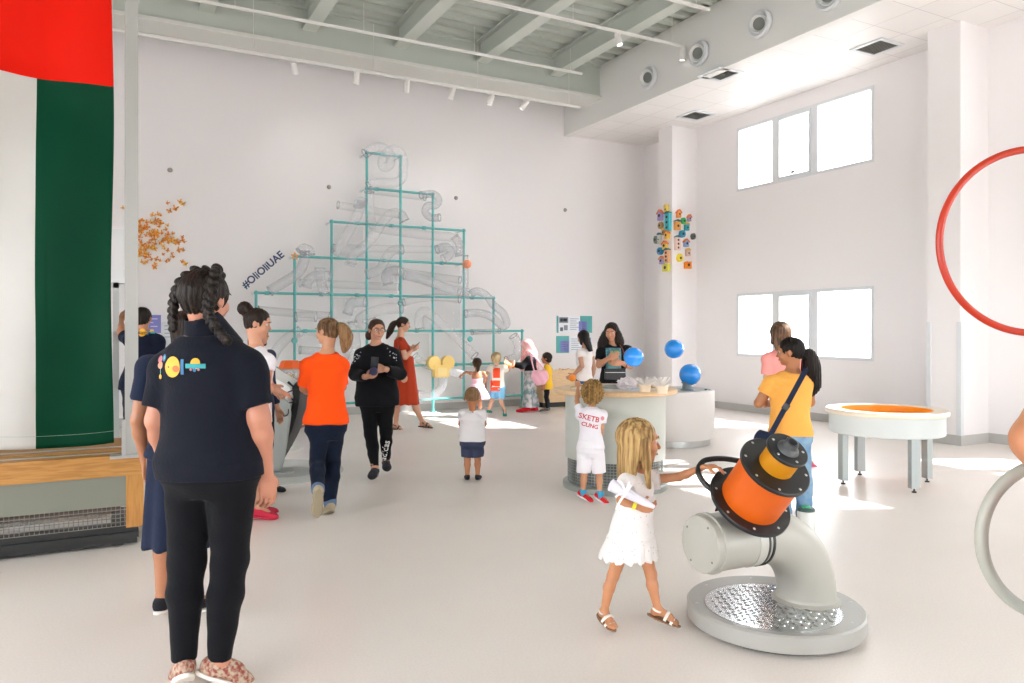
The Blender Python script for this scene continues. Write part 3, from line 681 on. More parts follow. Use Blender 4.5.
bm = NB(); lathe(bm, [(.40,.29), (.475,.29), (.48,.30), (.48,.905), (.40,.905)], T1, ZA, 96); mk('drum_body', bm, gl, e, smooth=.6)
bm = NB(); lathe(bm, [(.30,.905), (.58,.905), (.592,.915), (.592,.94), (.58,.95), (.44,.95), (.44,.93), (.30,.93)], T1, ZA, 96, closed_prof=True); mk('rim', bm, birch, e, smooth=.6)
bm = NB(); lathe(bm, [(0,.925), (.44,.925), (.44,.935), (.42,.938), (0,.94)], T1, ZA, 72); mk('table_surface', bm, mat('air_surface', '#d9d8d2', .3), e, smooth=.6)
bm = NB(); lathe(bm, [(.12,.94), (.16,.94), (.16,.965), (.12,.965)], T1+Vector((.05,.12,0)), ZA, 40, closed_prof=True); mk('air_outlet', bm, mat('outlet_grey', '#8b8d88', .4), e, smooth=.6)
# ballot-like paper tubs holding folded paper on the table
paper = mat('paper_white', '#f3ede8', .7); tubm = mat('tub_cream', '#efdcc2', .6)
for i, (px, py, lb) in enumerate(((645, 391, 'cream tub of folded paper on the drum table, nearer the woman in black'), (662, 392.5, 'cream tub of folded paper at the right edge of the drum table'))):
    c = GZ(px, py+1, .95)
    e = empty('paper_tub', c, lb, 'tub', 'paper tubs on the air table')
    bm = NB(); lathe(bm, [(0,.001), (.045,.001), (.055,.07), (.05,.07), (.042,.01), (0,.01)], c, ZA, 28); mk('tub', bm, tubm, e, smooth=.6)
    bm = NB()
    for k in range(26):
        a = R3.uniform(0, 2*PI); el = R3.uniform(.15, 1.0); d = Vector((math.cos(a)*math.cos(el), math.sin(a)*math.cos(el), math.sin(el))); q = c + Vector((0,0,.055)) + d*.02
        x, y, _ = frame_of(d); obox(bm, q + d*.045, x*.008, y*.0012, d*.05)
    tag(mk('folded_paper', bm, paper, e), kind='stuff')
c = GZ(627, 389, .95)
e = empty('plastic_bag', c, 'crumpled white plastic bag lying on the drum table by the woman in black', 'bag')
bm = NB(); bmesh.ops.create_icosphere(bm, subdivisions=4, radius=1)
for v in bm.verts:
    n = v.co.normalized(); k = 1 + .16*math.sin(n.x*9+n.y*5) + .12*math.sin(n.y*13-n.z*8) + .08*math.sin(n.x*21+n.z*17)
    v.co = c + Vector((n.x*.09*k, n.y*.07*k, .045 + max(n.z,-.95)*.047*k if n.z < 0 else .045+n.z*.06*k))
    v.co.z = max(v.co.z, c.z+.001)
mk('bag_film', bm, clear_mat('bag_film', '#e9dfe4', body=.7, rough=.3, edge=.9), e, smooth=True)

# ---------- white round table with the ball jet
T2 = at_center(668, 10.2)
e = empty('ball_table', T2, 'white round drum table with steel base ring and a grey air jet on top', 'table')
bm = NB(); lathe(bm, [(0,0), (.55,0), (.55,.09), (0,.09)], T2, ZA, 72); mk('base_ring', bm, steel, e, smooth=.6)
bm = NB(); lathe(bm, [(.5,.09), (.605,.09), (.61,.10), (.61,.70), (.60,.715), (.56,.72), (.56,.70), (0,.70)], T2, ZA, 96); mk('drum_body', bm, mat('drum_white', '#e0dcd8', .4), e, smooth=.6)
jc = P(687, 388, 10.15); jc.z = .70
bm = NB(); lathe(bm, [(0,.70), (.5,.70), (.5,.703), (0,.703)], T2, ZA, 48); mk('grey_inlay', bm, mat('inlay_grey', '#b4b5b0', .5), e)
bm = NB(); lathe(bm, [(0,0), (.10,0), (.09,.01), (.065,.03), (.06,.09), (.075,.10), (.075,.115), (.0,.115)], jc, ZA, 28); mk('air_jet', bm, mat('jet_grey', '#6f8088', .45), e, smooth=.6)
bm = NB(); ball(bm, T2+Vector((.35,-.35,.72)), .02, 10, 6, (1,1,.5)); mk('button', bm, mat('button_teal', '#2d8f88', .4), e, smooth=True)
# blue balls
blue = mat('blue_ball_plastic', '#1b8fee', .16, coat=.6)
jb = depth(jc)
for px, py, d, r, lb in ((690, 374.5, jb, .143, 'glossy blue ball hovering right above the grey air jet of the white table'), (674, 349, jb+.1, .13, 'glossy blue ball floating highest, in front of the corner column'), (633.5, 357, 8.6, .112, 'glossy blue ball floating before the woman in the black printed shirt')):
    c = P(px, py, d); e = empty('ball', c, lb, 'ball', 'blue balls in the air jets')
    bm = NB(); ball(bm, c, r, 40, 24); mk('ball_skin', bm, blue, e, smooth=True)
    bm = NB(); lathe(bm, [(r*.14,0), (r*.12,.004), (0,.006)], c+Vector((.5,-.3,-.81)).normalized()*r*.985, (.5,-.3,-.81), 14); mk('valve_cap', bm, mat('valve_blue', '#0f6fc8', .3), e, smooth=True)

# ---------- low round table with the yellow well
ft = [GZ(917.5, 493.7), GZ(927.4, 482), GZ(857.8, 474), GZ(843.7, 483.9)]
T3 = sum(ft, Vector()) / 4
e = empty('sand_table', T3, 'low round white table with a yellow well and four grey legs', 'table')
greyleg = mat('leg_grey', '#a3aaa9', .45, metal=.2)
for p in ft:
    d = (p-T3).normalized(); s = Vector((-d.y, d.x, 0)); p2 = T3 + d*.44
    g = mk('leg', (lambda b: (obox(b, p2+Vector((0,0,.29)), d*.03, s*.045, ZA*.25), b)[1])(NB()), greyleg, e, bevel=.004)
    bm = NB(); lathe(bm, [(0,0), (.022,0), (.022,.01), (.008,.016), (.008,.045), (0,.045)], p2, ZA, 14); mk('levelling_foot', bm, blackp, g, smooth=.6)
bm = NB(); lathe(bm, [(.40,.50), (.51,.50), (.52,.51), (.52,.69), (.40,.69)], T3, ZA, 96); mk('apron', bm, mat('apron_white', '#c9cecd', .4), e, smooth=.6)
bm = NB(); lathe(bm, [(.41,.69), (.545,.69), (.553,.70), (.553,.725), (.545,.735), (.42,.735), (.41,.72)], T3, ZA, 96, closed_prof=True); mk('table_top', bm, mat('cream_rim', '#e8dac5', .35), e, smooth=.6)
bm = NB(); lathe(bm, [(0,.60), (.39,.60), (.415,.64), (.418,.732), (.405,.732), (.40,.65), (0,.615)], T3, ZA, 96); mk('yellow_well', bm, mat('well_yellow', '#f59c00', .4), e, smooth=.6)

# ---------- air cannon in front
pg = mat('cannon_grey_paint', '#a6a49b', .36, spec=.5)
B0 = at_center(774, 3.87)
e = empty('air_cannon', B0, 'swivelling air cannon with orange drum on a bent grey pipe and round base', 'air cannon')
bm = NB(); lathe(bm, [(0,.012), (.40,.012), (.41,.02), (.43,.022), (.435,.03), (.435,.098), (.427,.108), (0,.108)], B0, ZA, 128); mk('base_disc', bm, mat('base_silver', '#a5a49f', .38, metal=.25), e, smooth=.5)
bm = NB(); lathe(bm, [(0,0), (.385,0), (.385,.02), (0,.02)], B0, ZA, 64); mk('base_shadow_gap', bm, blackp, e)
TP = Vector((GZ(772, 606, .11).x, GZ(772, 606, .11).y, 0)); dv = (B0-TP); TP = B0 - dv*.5 if dv.length > .15 else TP
bm = NB(); lathe(bm, [(0,.108), (.33,.108), (.33,.1115), (0,.1115)], TP, ZA, 96)
mk('tread_plate', bm, chrome, e, smooth=.5)
bm = NB(); n = 0; s = .036; per = TP
V0 = B0 + Vector((0,0,0)); PV = at_center(806, 3.92)
i = -10
for i in range(-10, 11):
    for j in range(-11, 12):
        x = i*s + (s/2 if j % 2 else 0); y = j*s*.87
        if math.hypot(x, y) > .305: continue
        q = TP + Vector((x, y, .1115))
        if (Vector((q.x, q.y, 0))-PV).length < .17: continue
        a = (0, PI/3, 2*PI/3)[(i+j) % 3]; u = Vector((math.cos(a), math.sin(a), 0)); v = Vector((-u.y, u.x, 0))
        vs = [bm.verts.new(q+u*.0155), bm.verts.new(q+v*.007), bm.verts.new(q-u*.0155), bm.verts.new(q-v*.007), bm.verts.new(q+ZA*.0045+u*.006), bm.verts.new(q+ZA*.0045-u*.006)]
        fs = [bm.faces.new(t) for t in ((vs[0],vs[1],vs[4]), (vs[1],vs[5],vs[4]), (vs[1],vs[2],vs[5]), (vs[2],vs[3],vs[5]), (vs[3],vs[4],vs[5]), (vs[3],vs[0],vs[4]))]
        bmesh.ops.recalc_face_normals(bm, faces=fs)
mk('tread_pattern', bm, chrome, e)
bolts([B0 + Vector((math.cos(a)*.40, math.sin(a)*.385, .108)) for a in np.arange(.3, 6.3, PI/4)], ZA, .008, e)
# bent pipe
cap = P(703, 542.5, 3.637); zc = .475; cap.z = zc
hd = Vector((PV.x-cap.x, PV.y-cap.y, 0)); Lh = hd.length; hd.normalize(); RB = .325
pipe = [cap.copy() + hd*.0]
st = cap + hd*(Lh-RB)
pts = [cap + hd*.02, cap + hd*.10, cap + hd*.2, st]
for k in range(1, 21):
    a = PI/2*k/20; pts.append(st + hd*(RB*math.sin(a)) + Vector((0,0,-RB*(1-math.cos(a)))))
end = pts[-1]; pts += [Vector((end.x, end.y, z)) for z in (.115,)]
rad = [.137]*4 + [.137 + .010*k/20 for k in range(1, 21)] + [.148]
bm = NB(); tube(bm, pts, rad, 64); mk('bent_pipe', bm, pg, e, smooth=.7)
bm = NB(); lathe(bm, [(.14,.105), (.172,.1085), (.172,.114), (.162,.118), (.150,.125), (.147,.14)], PV, ZA, 72); mk('pipe_flange', bm, pg, e, smooth=.6)
bm = NB(); lathe(bm, [(0,-.022), (.132,-.022), (.137,-.016), (.137,.018), (.146,.02), (.146,.035), (.137,.037)], cap, hd, 72); cpo = mk('end_cap', bm, pg, e, smooth=.5)
x_, y_, _ = frame_of(hd)
bolts([cap - hd*.0225 + (x_*math.cos(a)+y_*math.sin(a))*.112 for a in (.6, .6+PI/2, .6+PI, .6+3*PI/2)], -hd, .006, e, m=mat('bolt_dark', '#6d6d6a', .4, metal=.6))
bm = NB()
for o_, w_ in ((.285, .012), (.315, .012)): lathe(bm, [(.136,o_), (.1425,o_), (.1425,o_+w_), (.136,o_+w_)], cap, hd, 72, closed_prof=True)
mk('rubber_band', bm, blackp, e, smooth=.6)
bm = NB(); lathe(bm, [(.136,.235), (.1405,.235), (.1405,.285), (.136,.285)], cap, hd, 72, closed_prof=True); mk('pipe_collar', bm, mat('collar_grey', '#b4b3ab', .35), e, smooth=.6)
# drum: axis tilted up and towards the viewer
ax = (RT*.257 - FW*.606 + UP*.751).normalized()
D0 = P(750, 501, 3.66)
dr = mat('drum_orange', '#cf5a04', .42, bump=.08, bscale=60); am = mat('drum_amber', '#c8840c', .45, bump=.06, bscale=60); bk = mat('flange_black', '#17181a', .35)
g = empty('air_drum', D0 - root_loc(e)); g.parent = e
def L2(prof, nm, m): bm = NB(); lathe(bm, prof, D0, ax, 72); return mk(nm, bm, m, g, smooth=.5)
L2([(0,-.012), (.20,-.012), (.203,-.008), (.203,.008), (.20,.012), (0,.012)], 'lower_flange', bk)
L2([(.148,.012), (.148,.245), (.1,.245)], 'orange_drum', dr)
L2([(0,.245), (.164,.245), (.168,.249), (.168,.264), (.164,.268), (0,.268)], 'upper_flange', bk)
L2([(.082,.268), (.082,.365), (.05,.365)], 'amber_drum', am)
L2([(0,.365), (.094,.365), (.097,.368), (.097,.38), (.094,.384), (0,.384)], 'top_flange', bk)
L2([(.052,.384), (.05,.39), (.034,.405), (.03,.43), (.022,.432), (.02,.405), (0,.405)], 'nozzle', mat('nozzle_dark', '#4a4c4e', .35))
ux, uy, _ = frame_of(ax)
ring = lambda r, h, n, a0=.3: [D0 + ax*h + (ux*math.cos(a0+2*PI*k/n)+uy*math.sin(a0+2*PI*k/n))*r for k in range(n)]
bolts(ring(.178, .012, 8), ax, .007, g); bolts(ring(.148, .268, 8), ax, .007, g); bolts(ring(.075, .384, 5), ax, .007, g)
bm = NB(); cyl(bm, D0 - ax*.012, D0 - ax*.10, .07, 32); mk('drum_neck', bm, bk, g, smooth=.6)
# loop handle
def HP(px, py, t=0.0):      # point on the plane of the handle (through D0, facing the viewer)
    n = (UP*.55 - FW*.84).normalized(); r = P(px, py, 1.0) - CAM; k = (D0-CAM).dot(n)/r.dot(n); return CAM + r*k
hp = [HP(*q) for q in ((731,503), (720,494), (711,489), (702,480), (698,470), (703,461.5), (712,459), (725,458.8), (740,461), (756,464))]
bm = NB(); path = catmull(hp, 8); tube(bm, path, .0135, 16); mk('loop_handle', bm, bk, g, smooth=True)
bm = NB(); prism(bm, [(0,0), (0,.085), (-.075,.06), (-.09,.03)], HP(729,508), (HP(740,500)-HP(729,508)).normalized(), UP, Vector(FW)*.012); mk('handle_lug', bm, bk, g, bevel=.003)
# bollard
c = at_center(806, 5.0)
e = empty('bollard', c, 'short pale grey bollard with a green cap behind the bent grey pipe', 'bollard')
bm = NB(); lathe(bm, [(0,0), (.055,0), (.055,.30), (.05,.31), (0,.31)], c, ZA, 36); mk('post', bm, plastic_w, e, smooth=.5)
bm = NB(); lathe(bm, [(0,.31), (.056,.31), (.056,.325), (.05,.332), (0,.332)], c, ZA, 36); mk('cap', bm, mat('cap_dark', '#35504a', .4), e, smooth=.5)
bm = NB(); lathe(bm, [(0,.332), (.028,.332), (.026,.345), (0,.348)], c, ZA, 24); mk('button', bm, mat('cap_green', '#1f9a6a', .35), e, smooth=.5)

# ---------- whale-like sculpture on a round mat
M0 = at_center(270, 8.03)
bm = NB(); lathe(bm, [(0,0), (.765,0), (.76,.006), (0,.008)], M0, ZA, 96); mo = tag(mk('floor_mat', bm, mat('mat_grey', '#cbccc9', .6), origin=M0), 'round grey floor mat under the whale-shaped exhibit', 'mat')
bm = NB(); q = GZ(288, 472, .008); lathe(bm, [(0,.008), (.3,.008), (.3,.0095), (0,.0095)], Vector((q.x,q.y,0)), ZA, 64); mk('dark_inlay', bm, mat('mat_dark', '#b3b5b3', .6), mo, world=True)
WD = 8.0
e = empty('whale_sculpture', GZ(282, 471), 'white whale-shaped play sculpture with black zigzag teeth and grey fin leg', 'sculpture')
def wp(px, py, dd=0): return P(px, py, WD+dd)
out = [(236,366), (252,363), (266,364), (281,373), (293,380), (299,386), (299,394), (295,410), (288,430), (281,446), (274,458), (262,462), (250,450), (240,425), (234,395)]
def slab(outline, d0, thick, name, m, parent, rnd=.0):
    bm = NB(); pts = [P(x, y, d0) for x, y in outline]; pts = catmull(pts, 5, closed=True)
    cen = sum(pts, Vector())/len(pts); N = len(pts)
    levels = [(0,.90), (.12,.97), (.3,1.0), (.7,1.0), (.88,.97), (1,.90)] if rnd else [(0,1), (1,1)]
    rings = [[bm.verts.new(cen + (p-cen)*s + FW*(t-.5)*thick) for p in pts] for t, s in levels]
    fs = [bm.faces.new(rings[0]), bm.faces.new(rings[-1][::-1])]
    for a, b in zip(rings, rings[1:]):
        for i in range(N): fs.append(bm.faces.new((a[i], b[i], b[(i+1)%N], a[(i+1)%N])))
    bmesh.ops.recalc_face_normals(bm, faces=fs)
    return mk(name, bm, m, parent, smooth=.7)
slab(out, WD, .40, 'body_shell', mat('whale_white', '#ececea', .4), e, rnd=1)
slab([(297,384), (305,378), (306,390), (303,410), (297,430), (287,450), (277,466), (272,462), (280,447), (288,430), (295,410), (299,394)], WD, .36, 'jaw_strip', mat('whale_black', '#202224', .5), e, rnd=1)
bm = NB(); zz = [(293,383), (301,390), (291,394), (300,403), (287,405), (297,417), (283,418), (291,430), (280,431), (286,444), (276,445), (279,456)]
tube(bm, [P(x-5, y-1, WD-.222) for x, y in zz], .014, 8); mk('zigzag_teeth', bm, mat('whale_black', '#202224', .5), e)
slab([(272,402), (280,397), (288,402), (291,413), (289,430), (286,450), (282,468), (277,471), (272,468), (273,445), (270,425), (269,412)], WD-.26, .05, 'fin_leg', mat('whale_fin', '#989c98', .45), e, rnd=1)
bm = NB(); tube(bm, catmull([P(x, y, WD-.295) for x, y in ((281,412), (284,416), (288,414), (288.5,409))], 6), .006, 8); mk('smile_line', bm, blackp, e)
bm = NB(); c = GZ(279, 471, .0); lathe(bm, [(0,.01), (.16,.01), (.16,.03), (.05,.04), (0,.05)], Vector((P(279,470,WD).x, P(279,470,WD).y, 0)), ZA, 32); mk('floor_fixing', bm, mat('whale_fin', '#989c98', .45), e, smooth=.6)
bm = NB(); b0 = P(276, 462, WD); cyl(bm, (b0.x, b0.y, .02), b0 + Vector((0,0,.1)), .07, 24); mk('stem', bm, mat('whale_fin', '#989c98', .45), e, smooth=.6)

# ---------- clear globe with an orange lid
GD = 9.6; c = P(290, 374, GD)
e = empty('ball_globe', (c.x, c.y, 0), 'clear globe of coloured bits with an orange lid on a post behind the whale sculpture', 'globe')
bm = NB(); ball(bm, c, 1, 32, 18, (.155,.155,.105)); mk('clear_bowl', bm, clear_mat('globe_clear', '#dcd8d4', body=.3, rough=.08, edge=.7), e, smooth=True)
bm = NB(); lathe(bm, [(0,.09), (.10,.09), (.115,.075), (.145,0), (.14,-.012), (0,-.012)], P(290, 367.5, GD), ZA, 8); mk('orange_lid', bm, mat('lid_orange', '#f0641e', .4), e)
bm = NB()
for k in range(46):
    a = R3.uniform(0, 6.28); r = .11*math.sqrt(R3.random()); ball(bm, c+Vector((math.cos(a)*r, math.sin(a)*r, R3.uniform(-.07,-.005))), .017, 8, 6, mi=k % 3)
tag(mk('coloured_bits', bm, [mat('bit_yellow', '#f0d060', .5), mat('bit_red', '#d8584a', .5), mat('bit_white', '#eeeae0', .5)], e, smooth=True), kind='stuff')
bm = NB(); lathe(bm, [(0,.0), (.16,0), (.16,.02), (.04,.03), (.04,c.z-.1), (.09,c.z-.08), (0,c.z-.08)], (c.x, c.y, 0), ZA, 28); mk('post', bm, plastic_w, e, smooth=.6)

# ---------- rings at the right edge
c = P(1034, 241, 2.6); bm = NB(); R_ = 92/FPX*2.6
n_ = (RT*-.12 - FW).normalized(); u_ = n_.cross(UP).normalized(); v_ = u_.cross(n_)
e = empty('red_ring', c, 'large red ring held upright, cut off by the edge of the picture', 'ring')
tube(bm, [c + (u_*math.cos(2*PI*k/96)*.97 + v_*math.sin(2*PI*k/96))*R_ for k in range(96)], .0125, 16, closed=True); mk('ring_tube', bm, mat('ring_red', '#b22c0e', .35), e, smooth=True)
bm = NB(); cyl(bm, c - v_*R_, c - v_*(R_+.75), .013, 14); mk('ring_stem', bm, mat('ring_red', '#b22c0e', .35), e, smooth=.6)
c = P(1056, 540, 2.3); R_ = 70/FPX*2.3
e = empty('grey_ring', c, 'grey hooped tube below the elbow, cut off by the edge of the picture', 'ring')
bm = NB(); tube(bm, [c + (u_*math.cos(2*PI*k/96) + v_*math.sin(2*PI*k/96)*1.1)*R_ for k in range(96)], .019, 20, closed=True); mk('ring_tube', bm, mat('ring_grey', '#a9aaa0', .4), e, smooth=True)
bm = NB(); cyl(bm, c - v_*R_*1.1, (c.x, c.y, 0), .02, 16); lathe(bm, [(0,0), (.2,0), (.2,.02), (0,.02)], (c.x, c.y, 0), ZA, 32); mk('ring_stand', bm, mat('ring_grey', '#a9aaa0', .4), e, smooth=.6)

# ---------- little bird houses on the corner column
def z7(x, y): return (640+x/6.83, 190+y/6.83)
LEFT = [((180,133), 'yellow', '#ecd06a', 's', .075, .10), ((138,175), 'orange-roofed lilac', '#a99bd0', 'h', .13, .17), ((190,220), 'tall turquoise', '#3fb5c0', 't', .12, .30), ((140,243), 'round brown', '#a58c5a', 'o', .10, .12),
        ((163,292), 'tiny brown', '#8d7a5a', 's', .06, .08), ((184,308), 'amber', '#edbd4a', 'h', .11, .14), ((110,340), 'grey and green', '#6f8074', 'o', .10, .14), ((132,338), 'pale grey', '#c9ccc9', 't', .06, .16),
        ((170,380), 'pale yellow', '#ecd26a', 'h', .12, .13), ((137,417), 'round blue', '#1d86b4', 'o', .13, .13), ((185,455), 'tall peach', '#e8b58c', 't', .11, .22), ((148,483), 'lavender', '#a9a4d4', 'h', .11, .12), ((178,530), 'green and yellow', '#d8d456', 'b', .15, .13)]
RIGHT = [((265,165), 'orange and blue', '#e8944a', 'h', .10, .13), ((297,212), 'bright green', '#2fae5a', 'd', .10, .11), ((336,195), 'mauve', '#b49ac0', 'h', .08, .11), ((255,245), 'tan', '#d7984e', 't', .13, .16), ((320,257), 'small turquoise', '#2ba3b2', 's', .09, .11),
         ((289,300), 'round blue', '#118aa8', 'o', .13, .14), ((364,317), 'round charcoal', '#5a625a', 'o', .09, .12), ((256,368), 'tall pale pink', '#e6c9be', 't', .11, .24), ((316,365), 'blue-grey', '#8fa9cf', 'h', .12, .13), ((328,432), 'cream', '#d8b8a8', 's', .09, .11), ((272,465), 'teal and yellow', '#e6cf3a', 'd', .13, .14), ((327,512), 'orange', '#f08c1c', 'b', .15, .14)]
XC, YC = 9.83, 11.68
kinds = {}
def birdhouse(c, out_, side, nm, col, kind, w_, h_, idx, place):
    e = empty('bird_house', c, 'miniature %s bird house on the %s' % (nm, place), 'bird house', 'bird houses on the corner column')
    m = mat('bird_'+col, col, .5); D = .07; w2 = w_/2; h2 = h_/2
    shape = {'s': [(-w2,-h2), (w2,-h2), (w2,h2), (-w2,h2)], 'b': [(-w2,-h2), (w2,-h2), (w2,h2), (w2*.5,h2*.6), (-w2*.3,h2), (-w2,h2*.7)],
             'h': [(-w2*.8,-h2), (w2*.8,-h2), (w2*.8,h2*.3), (0,h2), (-w2*.8,h2*.3)], 't': [(-w2,-h2), (w2,-h2), (w2,h2), (-w2,h2)],
             'o': [(math.cos(a)*w2, math.sin(a)*h2) for a in np.arange(0, 6.28, .35)], 'd': [(math.cos(a)*w2, math.sin(a)*h2*(1.2 if .8 < a < 2.3 else 1)) for a in np.arange(0, 6.28, .35)]}[kind]
    bm = NB(); prism(bm, shape, c + out_*.0, side, ZA, out_*D); mk('house_body', bm, m, e, bevel=.003)
    rc = {'h': '#e0783a', 's': '#e8c05a', 't': '#2f6f74', 'b': '#2f9a6a', 'o': '#d9d4c4', 'd': '#3aa08a'}[kind]
    if kind in 'hst':
        bm = NB(); zt = h2*.3 if kind == 'h' else h2
        pk = h2+.012 if kind == 'h' else h2+.03
        prism(bm, [(-w2*1.1, zt), (0, pk), (w2*1.1, zt), (w2*1.1, zt+.014), (0, pk+.016), (-w2*1.1, zt+.014)], c + out_*-.0, side, ZA, out_*(D+.012)); mk('house_roof', bm, mat('roof'+rc, rc, .5), e)
    bm = NB()
    n_h = 3 if kind == 't' and h_ > .2 else 1
    for k in range(n_h):
        zz_ = 0 if n_h == 1 else (k-1)*h_*.3
        lathe(bm, [(0,.004), (w_*.2,.004), (w_*.2,0)], c + out_*D + ZA*zz_, out_, 16)
    mk('entrance_hole', bm, mat('hole_dark', '#2c2a28', .8), e)
    bm = NB(); cyl(bm, c+out_*D+ZA*(-h2*.55), c+out_*(D+.03)+ZA*(-h2*.55), .004, 8); mk('perch', bm, mat('perch_wood', '#c8a070', .6), e)
for i, (q, nm, col, k, w_, h_) in enumerate(LEFT):
    c = onX(*z7(*q), XC-.04); c.x = XC
    birdhouse(c, Vector((-1,0,0)), Vector((0,-1,0)), nm, col, k, w_*1.15, h_*1.15, i, 'narrow side of the corner column')
for i, (q, nm, col, k, w_, h_) in enumerate(RIGHT):
    c = onY(*z7(*q), YC-.04); c.y = YC
    birdhouse(c, Vector((0,-1,0)), Vector((1,0,0)), nm, col, k, w_, h_*1.05, i, 'front of the corner column')
# ================================================================== PEOPLE: smooth-blended surfaces sampled on a grid
def V3(a): return np.array([a[0], a[1], a[2]], dtype=np.float64)
class Sdf:
    def __init__(s, vox): s.vox = vox; s.ops = []; s.disp = None
    def rcone(s, a, b, r1, r2, k=.02, sub=False, clip=None):
        s.ops.append(('c', V3(a), V3(b), r1, r2, k, sub, None if clip is None else (V3(clip[0]), V3(clip[1])))); return s
    def ell(s, c, fr, r, k=.02, sub=False):
        s.ops.append(('e', V3(c), np.array([V3(v) for v in fr]), np.array(r, float), 0, k, sub)); return s
    def loft(s, o, fr, secs, k=.02, sub=False):
        """secs: rows of (z, halfwidth, halfdepth, xoff, yoff) in the frame fr=(x,y,z)"""
        s.ops.append(('l', V3(o), np.array([V3(v) for v in fr]), np.array(secs, float), 0, k, sub)); return s
    def cut(s, p, n, k=.006): s.ops.append(('p', V3(p), V3(n), 0, 0, k, False)); return s      # removes the side n points to
    def cutball(s, p, n, c, r, k=.006): s.ops.append(('q', V3(p), V3(n), V3(c), r, k, False)); return s
    def bounds(s, op):
        t = op[0]
        if t == 'c': r = max(op[3], op[4]); return np.minimum(op[1], op[2])-r, np.maximum(op[1], op[2])+r
        if t == 'e': e = np.abs(op[2].T * op[3]).sum(1); return op[1]-e, op[1]+e
        if t == 'l':
            pts = []
            for z, w, d, xo, yo in op[3]:
                for i in (-1, 1):
                    for j in (-1, 1): pts.append(op[1] + op[2][0]*(xo+i*w) + op[2][1]*(yo+j*d) + op[2][2]*z)
            pts = np.array(pts); return pts.min(0)-.005, pts.max(0)+.005
    def mesh(s):
        bs = [s.bounds(o) for o in s.ops if o[0] in 'cel' and not o[6]]
        lo = np.min([b[0] for b in bs], 0) - 3*s.vox; hi = np.max([b[1] for b in bs], 0) + 3*s.vox
        n = np.ceil((hi-lo)/s.vox).astype(int)+1
        F = np.full(n, .08, np.float32)
        ax = [lo[i] + s.vox*np.arange(n[i]) for i in range(3)]
        for op in s.ops:
            t, k = op[0], op[5]
            if t == 'p':
                d = ((ax[0]-op[1][0])*op[2][0])[:,None,None] + ((ax[1]-op[1][1])*op[2][1])[None,:,None] + ((ax[2]-op[1][2])*op[2][2])[None,None,:]
                F[:] = np.maximum(F, d.astype(np.float32)); continue
            if t == 'q': b0, b1 = op[3]-op[4], op[3]+op[4]
            else: b0, b1 = s.bounds(op)
            m = k + 2.5*s.vox if t != 'q' else 0
            i0 = np.maximum(np.floor((b0-m-lo)/s.vox).astype(int), 0); i1 = np.minimum(np.ceil((b1+m-lo)/s.vox).astype(int)+1, n)
            if (i1 <= i0).any(): continue
            X = ax[0][i0[0]:i1[0]][:,None,None]; Y = ax[1][i0[1]:i1[1]][None,:,None]; Z = ax[2][i0[2]:i1[2]][None,None,:]
            sub = F[i0[0]:i1[0], i0[1]:i1[1], i0[2]:i1[2]]
            if t == 'q':
                d = (X-op[1][0])*op[2][0]+(Y-op[1][1])*op[2][1]+(Z-op[1][2])*op[2][2]
                rr = (X-op[3][0])**2+(Y-op[3][1])**2+(Z-op[3][2])**2
                sub[:] = np.where(rr < op[4]**2, np.maximum(sub, d), sub); continue
            if t == 'c':
                a, b, r1, r2 = op[1:5]; ab = b-a; L = max(float(ab@ab), 1e-9)
                dx, dy, dz = X-a[0], Y-a[1], Z-a[2]
                h = np.clip((dx*ab[0]+dy*ab[1]+dz*ab[2])/L, 0, 1)
                D = np.sqrt((dx-h*ab[0])**2+(dy-h*ab[1])**2+(dz-h*ab[2])**2) - (r1+(r2-r1)*h)
                if op[7] is not None: cp, cn = op[7]; D = np.maximum(D, (X-cp[0])*cn[0]+(Y-cp[1])*cn[1]+(Z-cp[2])*cn[2])
            else:
                c, fr = op[1], op[2]; dx, dy, dz = X-c[0], Y-c[1], Z-c[2]
                u = dx*fr[0][0]+dy*fr[0][1]+dz*fr[0][2]; v = dx*fr[1][0]+dy*fr[1][1]+dz*fr[1][2]; w = dx*fr[2][0]+dy*fr[2][1]+dz*fr[2][2]
                if t == 'e':
                    r = op[3]; k0 = np.sqrt((u/r[0])**2+(v/r[1])**2+(w/r[2])**2); k1 = np.sqrt((u/r[0]**2)**2+(v/r[1]**2)**2+(w/r[2]**2)**2)
                    D = k0*(k0-1)/np.maximum(k1, 1e-6)
                else:
                    S = op[3]; zs = S[:,0]
                    W = np.interp(w, zs, S[:,1]); Dp = np.interp(w, zs, S[:,2]); u2 = u-np.interp(w, zs, S[:,3]); v2 = v-np.interp(w, zs, S[:,4])
                    k0 = np.sqrt((u2/W)**2+(v2/Dp)**2); k1 = np.sqrt((u2/W**2)**2+(v2/Dp**2)**2)
                    D = np.where(k0 > 1e-6, k0*(k0-1)/np.maximum(k1, 1e-6), -np.minimum(W, Dp))
                    cap = np.maximum(zs[0]-w, w-zs[-1])
                    D = np.where(cap > 0, np.sqrt(np.maximum(D, 0)**2+cap**2), np.maximum(D, cap))
            D = D.astype(np.float32)
            if op[6]: D = -D; h = np.maximum(k-np.abs(sub-D), 0)/k; sub[:] = np.maximum(sub, D)+h*h*k*.25
            else: h = np.maximum(k-np.abs(sub-D), 0)/k; sub[:] = np.minimum(sub, D)-h*h*k*.25
        if s.disp is not None:
            i, j, l = np.where(np.abs(F) < 3*s.vox)
            F[i, j, l] += s.disp(ax[0][i], ax[1][j], ax[2][l]).astype(np.float32)
        F[0] = F[-1] = .05; F[:,0] = F[:,-1] = .05; F[:,:,0] = F[:,:,-1] = .05
        return nets(F, lo, s.vox)
